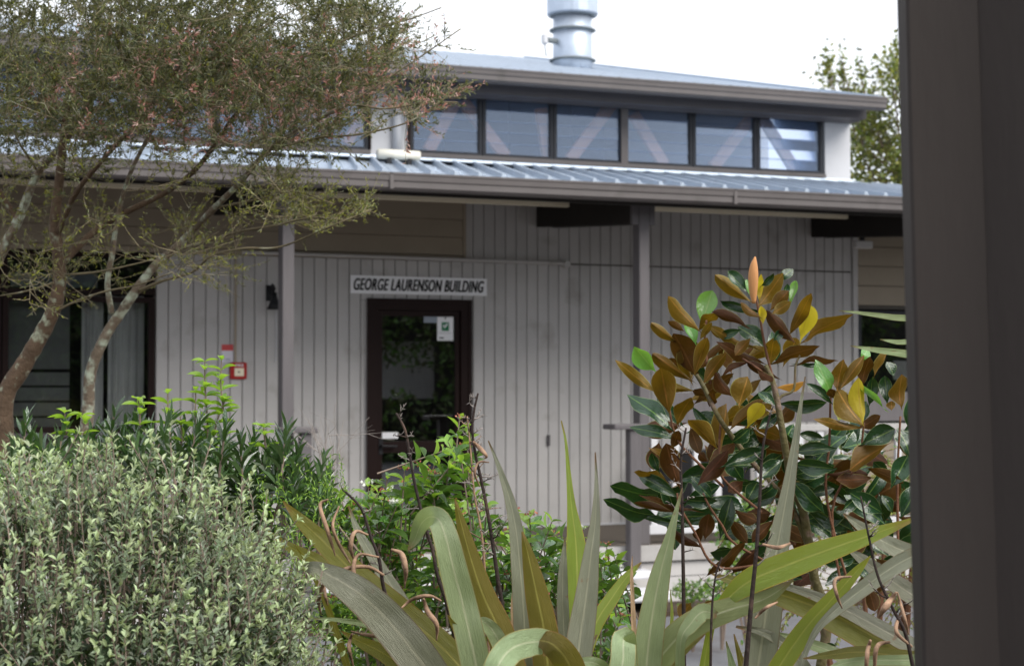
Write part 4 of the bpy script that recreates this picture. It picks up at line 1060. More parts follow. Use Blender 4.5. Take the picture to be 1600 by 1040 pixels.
fleaf(FB, [(1318,802,3),(1345,822,16),(1385,848,26),(1440,872,32)], 'X3', 3.55, 3.6, root=False)
fleaf(FB, [(1322,855,3),(1350,875,18),(1395,908,28),(1450,945,34)], 'X3', 3.52, 3.55, root=False)
fleaf(FB, [(1255,1028,2),(1300,1022,14),(1350,1018,20),(1450,1030,24)], 'X2', 3.32, 3.35, root=False)
fleaf(FB, [(1290,1044,4),(1340,1032,14),(1450,1030,20)], 'X1', 3.25, 3.28, root=False)
fleaf(FB, [(1200,985,2),(1250,1000,14),(1310,1022,20),(1400,1070,26)], 'X1', 3.5, 3.5, root=False)
fleaf(FB, [(1150,978,4),(1200,990,14),(1240,1020,20),(1280,1080,24)], 'X3', 3.48, 3.5)
fleaf(FB, [(1300,960,3),(1330,985,14),(1360,1020,20),(1380,1080,24)], 'X2', 3.55, 3.5)
for i in range(10):
    x0 = rnd.uniform(1080, 1430); t = rnd.uniform(-150, 150)
    fleaf(FB, [(x0+t, rnd.uniform(985,1030), 2), (x0+t*.6, 1060, 16), (x0+t*.2, 1160, 30)], rnd.choice(['X1','X2','X3','X4']), 3.55, 3.55, face=rnd.choice((1,-1)))
# tips from the plant behind the near post
for pts in ([(1310,485,1),(1345,489,5),(1390,495,9),(1450,505,12),(1540,560,18)], [(1375,530,1),(1400,534,7),(1450,540,10),(1540,600,16)],
            [(1328,540,1),(1365,546,8),(1410,552,12),(1460,562,16),(1560,640,22)], [(1392,548,1),(1420,551,4),(1470,570,8),(1560,660,14)]):
    fleaf(FC, pts, 'X1', 3.2, 3.25)

# ------------------------------------------------------------------ dead flower stalks of the flax (parts of the flax plants)
def stalk(plant, pts, r0, r1, d, twigs, m='stalk', seed=1, tl=34, curl=True):
    R_ = random.Random(seed)
    q = spline(pts, len(pts)*6); n = len(q)
    s = MB().tube([P(a[0], a[1], d) for a in q]+[plant.location+Vector((.02*seed%.1,0,0))], [r0+(r1-r0)*i/n for i in range(n)]+[r1], 6)
    for i in range(twigs):
        t = R_.uniform(.02, .72); k = int(t*(n-1)); a = q[k]; sd_ = R_.choice((-1, 1)); L_ = tl*R_.uniform(.4, 1.1)*(.45+t)
        x, y = a[0], a[1]; ang = R_.uniform(.15, .9); pp_ = [P(x, y, d)]; dd = d
        for j in range(4):
            x += sd_*math.cos(ang)*L_/4; y -= math.sin(ang)*L_/4; ang += R_.uniform(-.4, .5); dd += R_.uniform(-.012,.012); pp_.append(P(x, y, dd))
        s.tube(pp_, [.0017,.0014,.0011,.0009,.0006], 4, 1 if R_.random() < .6 else 0)
        for j in (2, 3, 4):
            for h in range(2):
                e = pp_[j]+Vector((R_.uniform(-.008,.008), R_.uniform(-.008,.008), R_.uniform(-.004,.010)))
                s.tube([pp_[j], e], [.0009,.0004], 3, 1)
    return s.build('flower_stalk', [M[m], M['greytwig']], plant, smooth=True)
stalk(FA, [(747,614),(741,640),(738,670),(742,705),(752,750),(762,800),(770,850),(778,905),(786,960),(790,1060)], .0022, .0052, 3.62, 22, seed=3)
stalk(FA, [(730,650),(735,700),(741,770),(752,830),(758,900),(765,1050)], .0016, .003, 3.66, 16, 'tan', seed=5)
stalk(FA, [(619,645),(633,672),(640,710),(648,755),(662,812),(676,860),(684,900),(700,950),(720,1040)], .0022, .0042, 3.48, 9, seed=8)
stalk(FA, [(540,768),(565,795),(580,840),(592,872),(600,920),(618,975),(632,1060)], .0022, .0042, 3.25, 5, seed=11)
stalk(FB, [(1072,668),(1064,720),(1066,790),(1067,860),(1068,920),(1069,1060)], .0024, .0050, 3.6, 10, seed=13)
stalk(FB, [(1205,640),(1192,700),(1187,780),(1182,860),(1174,940),(1164,1060)], .0020, .0056, 3.3, 8, seed=17)
stalk(FB, [(1128,870),(1118,900),(1112,960),(1110,1060)], .0016, .0030, 3.3, 4, seed=19)
stalk(FB, [(1345,775),(1358,840),(1372,900),(1395,950),(1415,990),(1430,1060)], .0018, .0044, 3.25, 8, seed=23)
def husk(plant, pts, w, d):
    q = spline([(a, b, c) for (a, b), c in zip(pts, w)], 16)
    n_ = len(q)
    return MB().tube([P(a[0], a[1], d+.012*math.sin(i*.5)) for i, a in enumerate(q)], [max(.0006, a[2]/2/F*d) for a in q], 5).build('seed_pod', M['tan'], plant, smooth=True)
for pts, w in (([(600,898),(575,885),(540,888),(510,905),(498,935),(502,960)],[4,6,7,6,7,2]), ([(592,870),(560,866),(552,890),(560,915),(572,935)],[3,5,8,6,2]),
               ([(575,835),(555,830),(548,855),(556,880)],[3,6,7,2]), ([(548,880),(530,850),(520,820),(530,790)],[2,6,5,3]), ([(512,780),(500,790),(512,830),(524,868)],[3,6,7,2]),
               ([(612,858),(628,866),(634,890),(632,915)],[4,9,8,2]), ([(626,950),(645,935),(670,930),(690,938)],[3,6,6,2]), ([(662,935),(668,955),(682,975),(682,1000)],[4,9,8,2]),
               ([(622,1005),(600,995),(565,990),(548,985)],[5,7,5,2]), ([(550,990),(545,1010),(552,1040)],[4,7,3]), ([(505,905),(508,930),(512,945)],[3,6,2])):
    husk(FA, pts, w, 3.22)
for pts, w in (([(740,690),(750,700),(760,712),(757,716)],[4,8,5,2]), ([(764,722),(748,722),(742,740),(750,760)],[2,4,4,2])): husk(FA, pts, w, 3.6)
for pts, w in (([(1330,900),(1305,905),(1308,930),(1316,950)],[3,6,6,2]), ([(1400,925),(1385,945),(1372,965)],[4,12,4]), ([(1410,950),(1400,985),(1425,1010)],[3,7,4]),
               ([(1192,850),(1215,855),(1235,848)],[4,7,3]), ([(1180,965),(1195,950),(1215,940)],[3,6,3]), ([(1360,1000),(1355,1020),(1352,1060)],[5,8,5]), ([(1390,1002),(1370,1010),(1366,1050)],[4,8,5])):
    husk(FB, pts, w, 3.24)
husk(FB, [(1402,925),(1412,960),(1420,990)], [3,6,3], 3.2)

# ------------------------------------------------------------------ grey-leaved bush, left foreground
gb = thing('grey_shrub', (P(150,1040,2.95).x, P(150,1040,2.95).y, .03), 'rounded grey-green small-leaved shrub filling the lower left corner', 'shrub')
cen = P(135, 1125, 3.0)
stems = MB(); gl = [[], [], []]
def shrub_shoot(base, dirn, L, n, lL, lW, sink, mi_fn, stem=None, r=.0012, droop=.0, open_=.72):
    d = dirn.normalized(); p = base.copy(); pts = [p.copy()]
    for j in range(n):
        d = (d + rv(.10) + Vector((0,0,.05))).normalized(); p = p + d*(L/n); pts.append(p.copy())
        side = d.cross(rv()).normalized(); 
        for sg_ in ((1,-1) if j < n-1 else (1,-1,.3)):
            ld = (side*sg_*open_ + d*.75 + Vector((0,0,-droop))).normalized()
            k = rnd.uniform(.7, 1.15)
            sink[mi_fn(j, n)].append(frame(p, ld, d if rnd.random() < .8 else Vector((0,0,1)), lL*k, lW*k, rnd.uniform(-.5,.5)))
    if stem is not None: stem.tube(pts[::2] if len(pts) > 4 else pts, r, 3)
NG = 2300
for i in range(NG):
    # point on / in an uneven dome
    th = rnd.uniform(0, 2*math.pi); ph = math.acos(rnd.uniform(-.12, 1))
    dr = Vector((math.sin(ph)*math.cos(th), math.sin(ph)*math.sin(th), math.cos(ph)))
    lump = 1+.10*math.sin(3.1*th+1.3)*math.sin(ph*3)+.07*math.sin(7*th+ph*6)
    rad = rnd.uniform(.60, 1.0)**.6*lump
    loc = cen + RT*(dr.x*.395*rad) + HOR*(dr.y*.42*rad) + Vector((0,0,1))*(dr.z*.375*rad)
    out_ = RT*dr.x*.5 + HOR*dr.y*.5 + Vector((0,0,dr.z+.55))
    inner = rad < .84
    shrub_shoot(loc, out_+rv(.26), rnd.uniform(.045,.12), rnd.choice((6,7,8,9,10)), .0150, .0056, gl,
                (lambda j, n, o_=inner: 2 if o_ and j < n-1 else (1 if j >= n-2 else (0 if rnd.random() < .8 else 2))), stems if i % 3 else None, .0013)
for i in range(70):
    a = rnd.uniform(0, 2*math.pi); rr_ = rnd.uniform(.2,.95)
    top = cen + RT*(math.cos(a)*.36*rr_) + HOR*(math.sin(a)*.38*rr_) + Vector((0,0,.36*math.sqrt(max(0,1-rr_**2))))
    b0 = Vector(gb.location)+Vector((rnd.uniform(-.1,.1), rnd.uniform(-.1,.1), 0))
    m_ = b0.lerp(top, .5)+RT*(math.cos(a)*.08)
    q = spline([tuple(b0), tuple(m_), tuple(top)], 6)
    stems.tube(q, [.006,.005,.004,.003,.0025,.002,.0015], 4)
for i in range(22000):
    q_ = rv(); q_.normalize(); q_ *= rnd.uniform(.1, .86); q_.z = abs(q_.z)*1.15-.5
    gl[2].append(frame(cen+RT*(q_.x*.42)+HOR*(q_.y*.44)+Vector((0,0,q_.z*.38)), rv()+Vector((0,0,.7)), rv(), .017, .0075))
stems.build('stems', M['bushstem'], gb, kind='stuff')
allg = [(i_, m_) for i_ in (0,1) for m_ in gl[i_]]
def near(m_): p_ = Vector(m_.col[3][:3]); return (p_-EYE).length
allg.sort(key=lambda t: near(t[1]))
vis = []
for i_, m_ in allg:
    p_ = Vector(m_.col[3][:3])-EYE; dd = p_.dot(FW); xx = 800+p_.dot(RT)/dd*F; yy = 520-p_.dot(UP)/dd*F
    if 5 < xx < 560 and 640 < yy < 1035: vis.append((i_, m_))
    if len(vis) >= 290: break
vs = set(id(m_) for _, m_ in vis)
part_leaves('leaf', LM['grey'], [m_ for i_, m_ in vis if i_ == 0], gb, n=4, fold=.6, curl=.2, peak=.6)
part_leaves('leaf', LM['grey2'], [m_ for i_, m_ in vis if i_ == 1], gb, n=4, fold=.6, curl=.2, peak=.6)
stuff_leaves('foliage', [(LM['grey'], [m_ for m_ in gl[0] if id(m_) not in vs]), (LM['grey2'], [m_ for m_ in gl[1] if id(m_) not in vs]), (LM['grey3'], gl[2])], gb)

# ------------------------------------------------------------------ dark glossy bush behind it
def whorl(tip, axis, n, lL, lW, sink, spread=.55, length=.10, stem=None, r=.003, base=None):
    ax = axis.normalized(); a0 = ax.orthogonal().normalized(); b0 = ax.cross(a0)
    for i in range(n):
        t = i/n; an = i*2.4+rnd.uniform(-.3,.3); p_ = tip - ax*(length*(1-t)); sp_ = spread*(1.35-t*1.0)*rnd.uniform(.8,1.2)
        rad_ = a0*math.cos(an)+b0*math.sin(an)
        d_ = (ax*math.cos(sp_)+rad_*math.sin(sp_)).normalized(); k = rnd.uniform(.75,1.1)*(1-.25*t)
        sink.append(frame(p_, d_, ax*.9-rad_*.45 if sp_ > .5 else -rad_, lL*k, lW*k, rnd.uniform(-.35,.35)))
    if stem is not None:
        e = base if base is not None else tip-ax*length*2.2
        stem.tube([e, tip-ax*length, tip], [r*1.3, r, r*.7], 5)
db = thing('glossy_shrub', (P(280,1040,4.0).x, P(280,1040,4.0).y, .03), 'dark green glossy shrub with whorls of narrow leaves behind the grey-green one', 'shrub')
dl = []; ds = MB()
dtips = [(100,668),(62,690),(20,708),(-30,700),(150,672),(178,650),(196,668),(235,672),(215,655),(265,655),(288,668),(310,660),(330,672),(352,668),(375,690),(398,680),(420,700),(440,690),(447,672),(465,705),(480,740),(505,722),(345,700),(300,700),(250,690),(130,700),(80,712),(500,760),(462,750),(420,740),(380,730),(340,735),(40,660)]
for (x, y) in dtips:
    for k in range(2):
        xx, yy = x+rnd.uniform(-12,12)*k, y+k*rnd.uniform(20,34)
        d_ = rnd.uniform(3.85, 4.25)
        tp = P(xx, yy, d_); ax = Vector((0,0,1))+rv(.22)
        whorl(tp, ax, 19, .070, .0125, dl, .62, .10, ds, .003, P(xx+rnd.uniform(-30,30), yy+160, d_+.05))
for i in range(110):
    xx, yy, d_ = rnd.uniform(-80, 520), rnd.uniform(735, 900), rnd.uniform(3.9, 4.5)
    if xx > 420 and yy > 830: continue
    whorl(P(xx, yy, d_), Vector((0,0,1))+rv(.35), 14, .068, .0125, dl, .75, .10, ds if i % 2 else None)
for i in range(18):
    e = P(rnd.uniform(-40,480), 850, 4.1); ds.tube([Vector(db.location)+rv(.06)*Vector((1,1,0)).length*Vector((1,1,0)).normalized().x if False else Vector(db.location), Vector(db.location).lerp(e,.5)+Vector((0,0,-.1)), e], [.012,.009,.005], 5)
ds.build('stems', M['bushstem'], db, kind='stuff')
dl.sort(key=near)
def vis_sort(L_, keep, x0=0, x1=1410, y0=0, y1=1040):
    a, b = [], []
    for m_ in L_:
        p_ = Vector(m_.col[3][:3])-EYE; dd = p_.dot(FW); xx = 800+p_.dot(RT)/dd*F; yy = 520-p_.dot(UP)/dd*F
        (a if (x0 < xx < x1 and y0 < yy < y1 and len(a) < keep) else b).append(m_)
    return a, b
a_, b_ = vis_sort(sorted(dl, key=lambda m_: Vector(m_.col[3][:3]).z, reverse=True), 295)
part_leaves('leaf', LM['dark'], a_, db, n=6, fold=.5, asp=.16, curl=.12, peak=.58)
stuff_leaves('foliage', [(LM['dark'], b_)], db)

# fresh pale shoots
fs = thing('young_viburnum', (P(320,1040,4.1).x, P(320,1040,4.1).y, .03), 'upright bright yellow-green leafy shoots rising above the dark shrub in front of the fire alarm', 'shrub')
fl2 = []; fst = MB(); fb = MB()
def pairs_shoot(pts, d, n, lL, lW, sink, stem, r=.002):
    q = spline(pts, n*2); C_ = [P(a[0], a[1], d) for a in q]
    stem.tube(C_, [r*(1.3-.7*i/len(C_)) for i in range(len(C_))], 5)
    for i in range(n+1):
        p_ = C_[min(2*i, len(C_)-1)]; an = i*1.57+rnd.uniform(-.3,.3); k = .7+.5*math.sin(math.pi*min(1,(i+1)/(n+1))*.9)
        for sg_ in (1,-1):
            s_ = Vector((math.cos(an)*sg_, math.sin(an)*sg_, .45+rnd.uniform(-.1,.3)))
            sink.append(frame(p_, s_, Vector((0,0,1)), lL*k, lW*k, rnd.uniform(-.4,.4)))
            if rnd.random() < .5: sink.append(frame(p_, (s_+rv(.5)), Vector((0,0,1)), lL*k*.7, lW*k*.7))
for pts, n_ in (([(325,690),(323,640),(320,600),(320,565)],8), ([(352,680),(349,640),(345,600),(346,563)],7), ([(263,665),(262,640),(262,615)],3), ([(219,665),(218,640),(216,625)],3),
                ([(330,700),(340,655),(352,625)],5), ([(310,700),(305,660),(306,610)],5), ([(415,700),(413,680),(412,668)],2), ([(104,680),(102,660),(101,645)],3), ([(128,680),(132,660),(128,650)],2), ([(285,690),(283,665),(282,650)],2)):
    pairs_shoot(pts, 4.0, n_, .036, .018, fl2, fst)
fst.tube([P(320,700,4.0), P(318,900,4.05), fs.location], [.003,.005,.008], 5)
fst.build('stems', M['bushstem'], fs, kind='stuff')
part_leaves('leaf', LM['fresh'], fl2[:290], fs, n=5, fold=.6, asp=.5, curl=.3, peak=.5)

# ------------------------------------------------------------------ viburnum in the middle
vb = thing('viburnum_shrub', (P(760,1040,4.4).x, P(760,1040,4.4).y, .03), 'mid-green leafy shrub with small pink bud clusters in front of the door', 'shrub')
vl = []; vf = []; vst = MB(); budl = []; fll = []
vt = [(605,748),(632,735),(660,730),(672,742),(690,705),(722,700),(710,720),(735,740),(590,770),(560,790),(545,800),(620,790),(700,780),(760,790),(800,800),(700,690),(718,655),
      (828,808),(845,820),(862,815),(815,840),(872,850),(905,830),(925,850),(880,880),(948,855),(960,870),(925,900),(940,950),(835,880),(850,930),(800,900),(985,990),(960,1010),(970,965),(650,770),(575,760),(530,770),(680,745)]
def vshoot(x, y, d, big=1.0):
    tp = P(x, y, d); ax = (Vector((0,0,1))+rv(.3)).normalized()
    a0 = ax.orthogonal().normalized(); b0 = ax.cross(a0); an = rnd.uniform(0,3)
    for j in range(5):
        p_ = tp-ax*(.022*j); an += 1.57
        for sg_ in (1,-1):
            r_ = (a0*math.cos(an)+b0*math.sin(an))*sg_
            k = (.55, .8, 1.0, 1.1, 1.1)[j]*rnd.uniform(.8,1.15)*big
            (vf if (j < 2 and rnd.random() < .75) else vl).append(frame(p_, r_+ax*(1.1-.22*j)*rnd.uniform(.6,1), ax, .050*k, .025*k, rnd.uniform(-.4,.4)))
    vst.tube([tp-ax*.16, tp], [.0024,.0014], 4)
    if rnd.random() < .32:
        for j in range(14): budl.append(frame(tp+Vector((rnd.uniform(-.014,.014), rnd.uniform(-.014,.014), .006+rnd.uniform(0,.006))), rv(), rv(), .006, .005))
    elif rnd.random() < .12:
        for j in range(14): fll.append(frame(tp+Vector((rnd.uniform(-.014,.014), rnd.uniform(-.014,.014), .008+rnd.uniform(0,.006))), rv(), rv(), .008, .008))
for x, y in vt:
    vshoot(x, y, 4.2+rnd.uniform(-.15,.1)); vshoot(x+rnd.uniform(-16,16), y+22, 4.25+rnd.uniform(-.1,.15))
i = 0
while i < 250:
    x, y = rnd.uniform(515, 1000), rnd.uniform(750, 1060)
    top = np.interp(x, [515,560,600,660,720,760,800,830,870,930,965,1000], [800,785,760,745,720,800,825,825,830,850,880,1010])
    if y < top+10: continue
    if x > 940 and y > 880 and rnd.random() < .75: i += 1; continue
    i += 1
    vshoot(x, y, rnd.uniform(4.2, 4.75))
for i in range(170):
    x = rnd.uniform(520, 990); vshoot(x, rnd.uniform(840 if x < 900 else 900, 1060), rnd.uniform(4.7, 5.1), 1.1)
for x, y in ((760,935),(748,945),(735,1000),(700,985),(868,878),(720,1010)):
    for j in range(22): fll.append(frame(P(x+rnd.uniform(-9,9), y+rnd.uniform(-7,7), 4.1), rv(), rv(), .008, .008))
for i in range(22):
    e = P(rnd.uniform(540,980), 900, rnd.uniform(4.2,4.6)); vst.tube([vb.location+Vector((rnd.uniform(-.05,.05),0,0)), Vector(vb.location).lerp(e,.55)+Vector((0,0,-.12)), e], [.010,.007,.003], 5)
vst.build('stems', M['bushstem'], vb, kind='stuff')
a1, b1 = vis_sort(sorted(vf, key=near), 110); a2, b2 = vis_sort(sorted(vl, key=near), 185)
part_leaves('leaf', LM['fresh'], a1, vb, n=5, fold=.6, asp=.5, curl=.25, peak=.5)
part_leaves('leaf', LM['vib'], a2, vb, n=5, fold=.6, asp=.5, curl=.25, peak=.5)
stuff_leaves('foliage', [(LM['fresh'], b1), (LM['vib'], b2)], vb)
stuff_leaves('flower_heads', [(LM['pinkbud'], budl), (LM['flower'], fll)], vb)

# bare twiggy plant
bt_ = thing('bare_shrub', (P(525,1040,5.2).x, P(525,1040,5.2).y, .02), 'thin bare grey twigs rising in front of the wall left of the door', 'shrub')
s = MB()
def twiggy(p, d, L, r, lv):
    pts = [p]; 
    for j in range(5): d = (d+rv(.10)).normalized(); p = p+d*L/5; pts.append(p)
    s.tube(pts, [r*(1-.12*j) for j in range(6)], 4)
    if lv > 0:
        for j in (1,2,3,4):
            if rnd.random() < .8: twiggy(pts[j], d+rv(.42), L*.55, r*.6, lv-1)
for i in range(5): twiggy(P(525+rnd.uniform(-14,14), 790, 5.2), Vector((rnd.uniform(-.25,.25),rnd.uniform(-.2,.2),1)), .26, .0018, 2)
s.tube([bt_.location, P(525,790,5.2)], [.01,.004], 5)
s.build('twigs', M['greytwig'], bt_, kind='stuff')

# fine feathery green between the bushes
ff = thing('feathery_shrub', (P(470,1040,3.9).x, P(470,1040,3.9).y, .02), 'fine feathery bright green growth between the grey shrub and the flax', 'shrub')
fm = []
for i in range(150):
    p_ = P(rnd.uniform(395,560), rnd.uniform(770,1030), rnd.uniform(3.5,3.8)); d_ = Vector((0,0,1))+rv(.4)
    for j in range(14):
        p_ = p_+d_.normalized()*.006; fm.append(frame(p_, d_.normalized()*.6+rv(.5), Vector((0,0,1)), .012, .0028))
for i in range(60):
    p_ = P(rnd.uniform(-10,90), rnd.uniform(745,860), rnd.uniform(3.4,3.6)); d_ = Vector((0,0,1))+rv(.4)
    for j in range(12):
        p_ = p_+d_.normalized()*.006; fm.append(frame(p_, d_.normalized()*.6+rv(.5), Vector((0,0,1)), .012, .0028))
stuff_leaves('foliage', [(LM['fresh'], fm[::2]), (LM['vib'], fm[1::2])], ff)

# weeping yellow-green shrub behind the magnolia, low shrubs by the deck
wp = thing('weeping_shrub', (P(1350,1000,6.5).x, P(1350,1000,6.5).y, .02), 'pale yellow-green weeping shrub showing behind the magnolia stems at the right', 'shrub')
wm_ = []; s = MB()
for i in range(150):
    x, y = rnd.uniform(1215, 1560), rnd.uniform(690, 950)
    if x < 1260 and y < 780: continue
    p_ = P(x, y, rnd.uniform(6.1,6.9)); d_ = RT*rnd.uniform(-1,1)+Vector((0,0,.3)); c = p_.copy(); pts = [c.copy()]
    for j in range(16):
        d_ = d_+Vector((0,0,-.14)); d_.normalize(); c = c+d_*.022; pts.append(c.copy())
        for h in range(2): wm_.append(frame(c, d_*.5+rv(.5), Vector((0,0,1)), .022, .011))
    s.tube(pts[::3], .0018, 3)
for i in range(9):
    e = P(rnd.uniform(1240,1480), 800, 6.5); s.tube([wp.location, Vector(wp.location).lerp(e,.5)+rv(.06), e], [.02,.015,.006], 6)
s.build('branches', M['magtwig'], wp, kind='stuff')
stuff_leaves('foliage', [(LM['weep'], wm_[::2]), (LM['tree3'], wm_[1::4]), (LM['vib'], wm_[3::4])], wp)
def low_shrub(cx, cy, d, w, h, n, label, m='vib', L_=.035):
    c = P(cx, cy, d); t = thing('low_shrub', (c.x, c.y, .02), label, 'shrub', 'low shrubs at the foot of the deck'); mm = []
    for i in range(n):
        q_ = rv(); q_.normalize(); q_ *= rnd.uniform(.4,1)
        mm.append(frame(c+RT*q_.x*w+HOR*q_.y*w+Vector((0,0,q_.z*h)), rv()+Vector((0,0,.6)), rv(), L_, L_*.5))
    stuff_leaves('foliage', [(LM[m], mm[::2]), (LM['fresh'] if m == 'vib' else LM['far'], mm[1::3])], t)
    s = MB()
    for i in range(7): s.tube([t.location, c+rv(w*.3)], [.012,.004], 5)
    s.build('stems', M['bushstem'], t, kind='stuff'); return t
low_shrub(1172, 850, 11.8, .24, .36, 1300, 'rounded green shrub against the deck beyond the magnolia stems', 'vib', .05)
low_shrub(1082, 925, 12.3, .16, .09, 400, 'small low green shrub on the soil just right of the white steps')
low_shrub(1128, 915, 12.4, .14, .07, 300, 'tiny green shrub between the steps and the rounded shrub')

# ------------------------------------------------------------------ tree on the left
TD = 6.2
tr = thing('spreading_tree', (P(20,1300,TD).x, P(20,1300,TD).y, .03), 'wide spreading tree at left with lichen-covered trunks, fine olive foliage and reddish tips', 'tree')
def limb(pts, wpx0, wpx1, m, name='limb', knob=.06):
    q = spline(pts, len(pts)*6); n = len(q); C_ = [P(a[0], a[1], a[2]) for a in q]
    r_ = [max(.002, float(wpx0+(wpx1-wpx0)*i/n)/2/F*TD*(1+rnd.uniform(-knob,knob))) for i in range(n)]
    MB().tube(C_, r_, 10).build(name, M[m], tr, smooth=True)
    return C_, r_
nodes = []; nrad = []; npar = []
def reg(C_, r_):
    for a, b in zip(C_, r_): nodes.append(a); nrad.append(b)
LB = [([(12,1500,6.2),(2,900,6.2),(5,692,6.2),(8,620,6.2),(34,575,6.2),(62,527,6.2),(83,485,6.2),(93,440,6.2),(91,395,6.2),(86,350,6.2),(92,290,6.2),(100,210,6.2),(112,120,6.2)], 36, 11, 'bark', 'trunk'),
      ([(60,1500,6.3),(120,800,6.3),(137,650,6.3),(142,581,6.3),(166,523,6.3),(194,481,6.3),(215,450,6.3),(242,415,6.3),(270,391,6.3),(298,363,6.3),(335,325,6.2),(375,285,6.1),(420,235,6.0),(480,195,5.9),(550,160,5.8)], 22, 5, 'bark2', 'trunk'),
      ([(175,491,6.3),(168,443,6.3),(176,395,6.3),(182,350,6.3),(200,280,6.25),(240,200,6.2),(300,110,6.1)], 10, 5, 'bark2', 'limb'),
      ([(93,415,6.2),(122,385,6.25),(160,352,6.3),(200,330,6.3),(260,300,6.3),(310,260,6.2),(360,190,6.1),(420,110,6.0)], 14, 5, 'bark', 'limb'),
      ([(-90,900,6.4),(-70,600,6.4),(-40,480,6.4),(0,400,6.4),(30,340,6.4),(60,270,6.4),(110,210,6.3),(150,130,6.3)], 26, 6, 'bark2', 'limb'),
      ([(30,345,6.4),(12,320,6.4),(0,300,6.4),(-40,230,6.4),(-60,120,6.4)], 10, 5, 'bark', 'limb'),
      ([(88,370,6.2),(120,300,6.1),(165,245,6.0),(225,180,5.9),(290,90,5.8)], 10, 4, 'bark', 'limb')]
for pts, a, b, m_, nm in LB: reg(*limb(pts, a, b, m_, nm))
TW = [([(88,486,6.2),(120,470,6.1),(165,455,6.0),(215,445,5.95),(270,425,5.9)],4,2), ([(215,455,6.3),(250,440,6.2),(300,425,6.1),(330,400,6.0),(380,388,5.9),(440,385,5.9),(520,352,5.8),(580,328,5.8)],5,2),
      ([(270,392,6.3),(320,378,6.2),(372,362,6.1),(430,352,6.0),(490,340,5.9),(545,345,5.9)],5,2), ([(90,440,6.2),(40,455,6.1),(0,462,6.1)],4,2), ([(93,430,6.2),(150,425,6.1),(200,415,6.0),(240,405,6.0)],4,2),
      ([(335,325,6.2),(400,312,6.1),(460,300,6.0),(520,318,5.9)],4,2), ([(420,235,6.0),(500,215,5.9),(560,210,5.85),(640,190,5.8),(700,150,5.8),(740,128,5.8)],4,1.5), ([(480,195,5.9),(540,165,5.9),(600,170,5.8),(665,160,5.8),(715,160,5.8)],4,1.5),
      ([(420,110,6.0),(500,80,5.9),(570,50,5.9),(640,30,5.9),(690,12,5.9)],4,1.5), ([(300,110,6.1),(380,60,6.1),(470,10,6.1),(540,-30,6.1)],4,2), ([(550,160,5.8),(610,120,5.8),(670,80,5.8),(720,45,5.8)],3,1.2),
      ([(195,335,6.3),(170,365,6.2),(120,380,6.2),(60,395,6.1)],4,2), ([(240,200,6.2),(200,120,6.2),(180,30,6.2)],4,2), ([(60,270,6.4),(20,200,6.3),(10,110,6.3)],4,2)]
for pts, a, b in TW: reg(*limb(pts, a, b, 'twig', 'branch', .15))
targets = []
def blob(cx, cy, rx, ry, n, leaf, k=None):
    c = 0
    while c < n:
        x, y = rnd.uniform(-1,1), rnd.uniform(-1,1)
        if x*x+y*y > 1: continue
        targets.append((cx+x*rx, cy+y*ry, rnd.uniform(5.5,6.9), leaf, k)); c += 1
blob(120, 60, 300, 150, 700, 1.2); blob(380, 60, 240, 110, 430, 1.1); blob(300, 150, 280, 80, 330, 1.0, 'p'); blob(500, 120, 110, 80, 62, .9, 'p')
blob(560, 60, 90, 60, 60, .7); blob(650, 60, 60, 55, 16, .5, 'p'); blob(470, 190, 130, 50, 46, .8); blob(675, 138, 44, 14, 12, .8, 'p')
blob(640, 165, 50, 22, 20, .9, 'p'); blob(200, 290, 260, 90, 105, .5, 'y'); blob(60, 230, 120, 60, 60, .7); blob(480, 320, 80, 30, 34, .7, 'y'); blob(560, 328, 28, 10, 8, .8, 'y')
blob(180, 410, 200, 45, 42, .4, 'y'); blob(320, 395, 60, 28, 20, .35, 'y'); blob(60, 440, 100, 40, 20, .25, 'y'); blob(420, 270, 80, 40, 30, .5)
blob(-150, 100, 200, 250, 160, .8); blob(200, -110, 420, 80, 200, .9)
NP = np.array([tuple(a) for a in nodes]); 
TP = [P(t[0], t[1], t[2]) for t in targets]
order = sorted(range(len(TP)), key=lambda i: float(np.min(np.sum((NP-np.array(TP[i]))**2, 1))))
tw = MB(); tl = {'a': [], 'b': [], 'c': [], 'p': []}
buf = np.zeros((60000,3)); cnt = len(NP); buf[:cnt] = NP
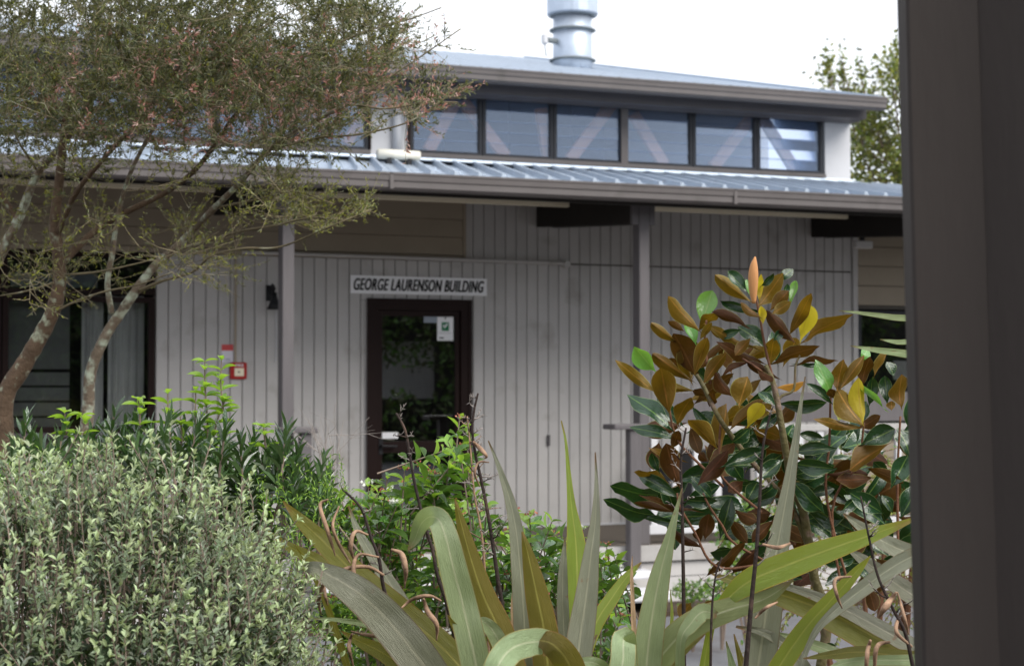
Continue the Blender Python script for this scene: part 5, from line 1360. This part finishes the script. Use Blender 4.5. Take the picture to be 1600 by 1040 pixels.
for oi_ in order:
    t = TP[oi_]; tt = targets[oi_]; ta_ = np.array(t)
    dd = np.sum((buf[:cnt]-ta_)**2, 1) + .30*np.clip(buf[:cnt,2]-ta_[2]+.02, 0, None)
    k = int(np.argmin(dd)); p0 = Vector(buf[k].tolist()); L_ = (t-p0).length
    if L_ < .02: continue
    mid = p0.lerp(t, .5)+Vector((0,0,-.12*L_))+rv(.06*L_)
    q = spline([tuple(p0), tuple(mid), tuple(t)], 6)
    C_ = [Vector(a.tolist()) for a in q]
    low = tt[1] > 240
    r0 = min(.0032, .0009+.0032*L_)
    tw.tube(C_, [r0*(1-.11*j) for j in range(7)], 4 if low else 3)
    buf[cnt:cnt+6] = q[1:]; cnt += 6
    # side twiglets with leaves
    nt2 = 3
    for j in range(nt2):
        a = C_[rnd.choice((2,3,4,5,6))]; dr = ((t-p0).normalized()*.9+rv(.5)+Vector((0,0,.1))+RT*.25).normalized(); LL = rnd.uniform(.06,.15)
        b = a+dr*LL+Vector((0,0,rnd.uniform(-.02,.02))); mid2 = a.lerp(b,.5)+rv(.006)
        tw.tube([a, mid2, b], [.0011,.0009,.0006], 3)
        nl = int(19*tt[3]*rnd.uniform(.6,1.3)+.5)
        for h in range(nl):
            u = rnd.uniform(.1,1.03); p_ = a.lerp(b,u)
            ld = dr*.7+rv(.5); kk = rnd.uniform(.7,1.2)
            z_ = rnd.random()
            if tt[4] == 'p' and j == 0 and rnd.random() < .8: key = 'p'
            elif tt[4] == 'p': key = 'p' if z_ < .05 else ('a' if z_ < .65 else 'b')
            elif tt[4] == 'y': key = 'c' if z_ < .45 else ('a' if z_ < .9 else 'b')
            else: key = 'a' if z_ < .42 else ('b' if z_ < .92 else 'c')
            tl[key].append(frame(p_, ld, rv(), .0175*kk, .0046*kk))
tw.build('twigs', M['twig'], tr, kind='stuff')
stuff_leaves('foliage', [(LM['tree'], tl['a']), (LM['tree2'], tl['b']), (LM['tree3'], tl['c']), (LM['tree4'], tl['p'])], tr)
print('tree leaves', {k: len(v) for k, v in tl.items()})

# ------------------------------------------------------------------ tree beyond the building on the right
ft = thing('background_tree', (P(1440,600,27).x, P(1440,600,27).y, 0), 'green leafy tree standing beyond the right end of the building', 'tree')
fmn = []; s = MB()
b0 = Vector(ft.location)
s.tube([b0, b0+Vector((0,0,2)), P(1440,300,27), P(1430,160,27)], [.16,.13,.08,.03], 8)
for i in range(120):
    t = rnd.random()
    x = rnd.uniform(1290, 1640); y = rnd.uniform(85, 330)
    topx = np.interp(x, [1285,1300,1330,1345,1365,1385,1410,1500,1640], [150,95,150,100,175,110,60,20,90])
    if y < topx: y = topx+rnd.uniform(0,30)
    if x < 1330 and y > 170: x += 40
    c = P(x, y, rnd.uniform(26,28.5)); s.tube([P(1440, 330, 27), P(1440,330,27).lerp(c,.5)+rv(.1), c], [.03,.018,.006], 4)
    for j in range(130):
        o_ = rv(.15); fmn.append(frame(c+o_+Vector((0,0,rnd.uniform(-.1,.18))), rv(), rv(), .085, .045))
for (x, y) in ((1291,100),(1295,120),(1316,95),(1314,112),(1318,130),(1342,102),(1345,120),(1300,140),(1330,145),(1398,70),(1402,90),(1404,120),(1292,88)):
    c = P(x, y, 27); s.tube([P(x+20, y+90, 27), c], [.02,.006], 4)
    for j in range(24): fmn.append(frame(c+Vector((rnd.gauss(0,.03),0,rnd.gauss(0,.09))), rv(), rv(), .08, .042))
s.build('branches', M['bushstem'], ft, kind='stuff')
stuff_leaves('crown', [(LM['far'], fmn[::2]), (LM['tree3'], fmn[1::4]), (LM['tree2'], fmn[3::4])], ft)

# dark hedge across the way (behind the camera), what the door glass mirrors
hd = thing('hedge', (13, -8, 0), 'tall dark hedge across the path from the building, mirrored in its windows', 'hedge')
hm = []
for i in range(26000):
    x = rnd.uniform(-2, 28); z = rnd.uniform(0, 5.2+.7*math.sin(x*1.3)+.4*math.sin(x*3.1)); y = -9+rnd.gauss(0,.5)-.5*math.sin(x)
    if 12.5 < x < 15.1 and 1.6+.1*math.sin(x*5) < z < 2.75-.25*(x-12.5)+.12*math.sin(x*9): continue
    hm.append(frame(Vector((x,y,z)), rv(), rv(), .17, .09))
stuff_leaves('foliage', [(LM['tree2'], hm[::2]), (LM['vib'], hm[1::2])], hd)
MB().box(-8, 12.5, -10.6, -10.0, 0, 5.6).box(15.4, 36, -10.6, -10.0, 0, 5.6).box(12.5, 15.4, -10.6, -10.0, 2.9, 5.6).box(12.5, 15.4, -10.6, -10.0, 0, 1.5).build('dark_backing', M['dark'], hd, kind='stuff')  # solid dark slabs added behind the leaves to keep the reflection dark
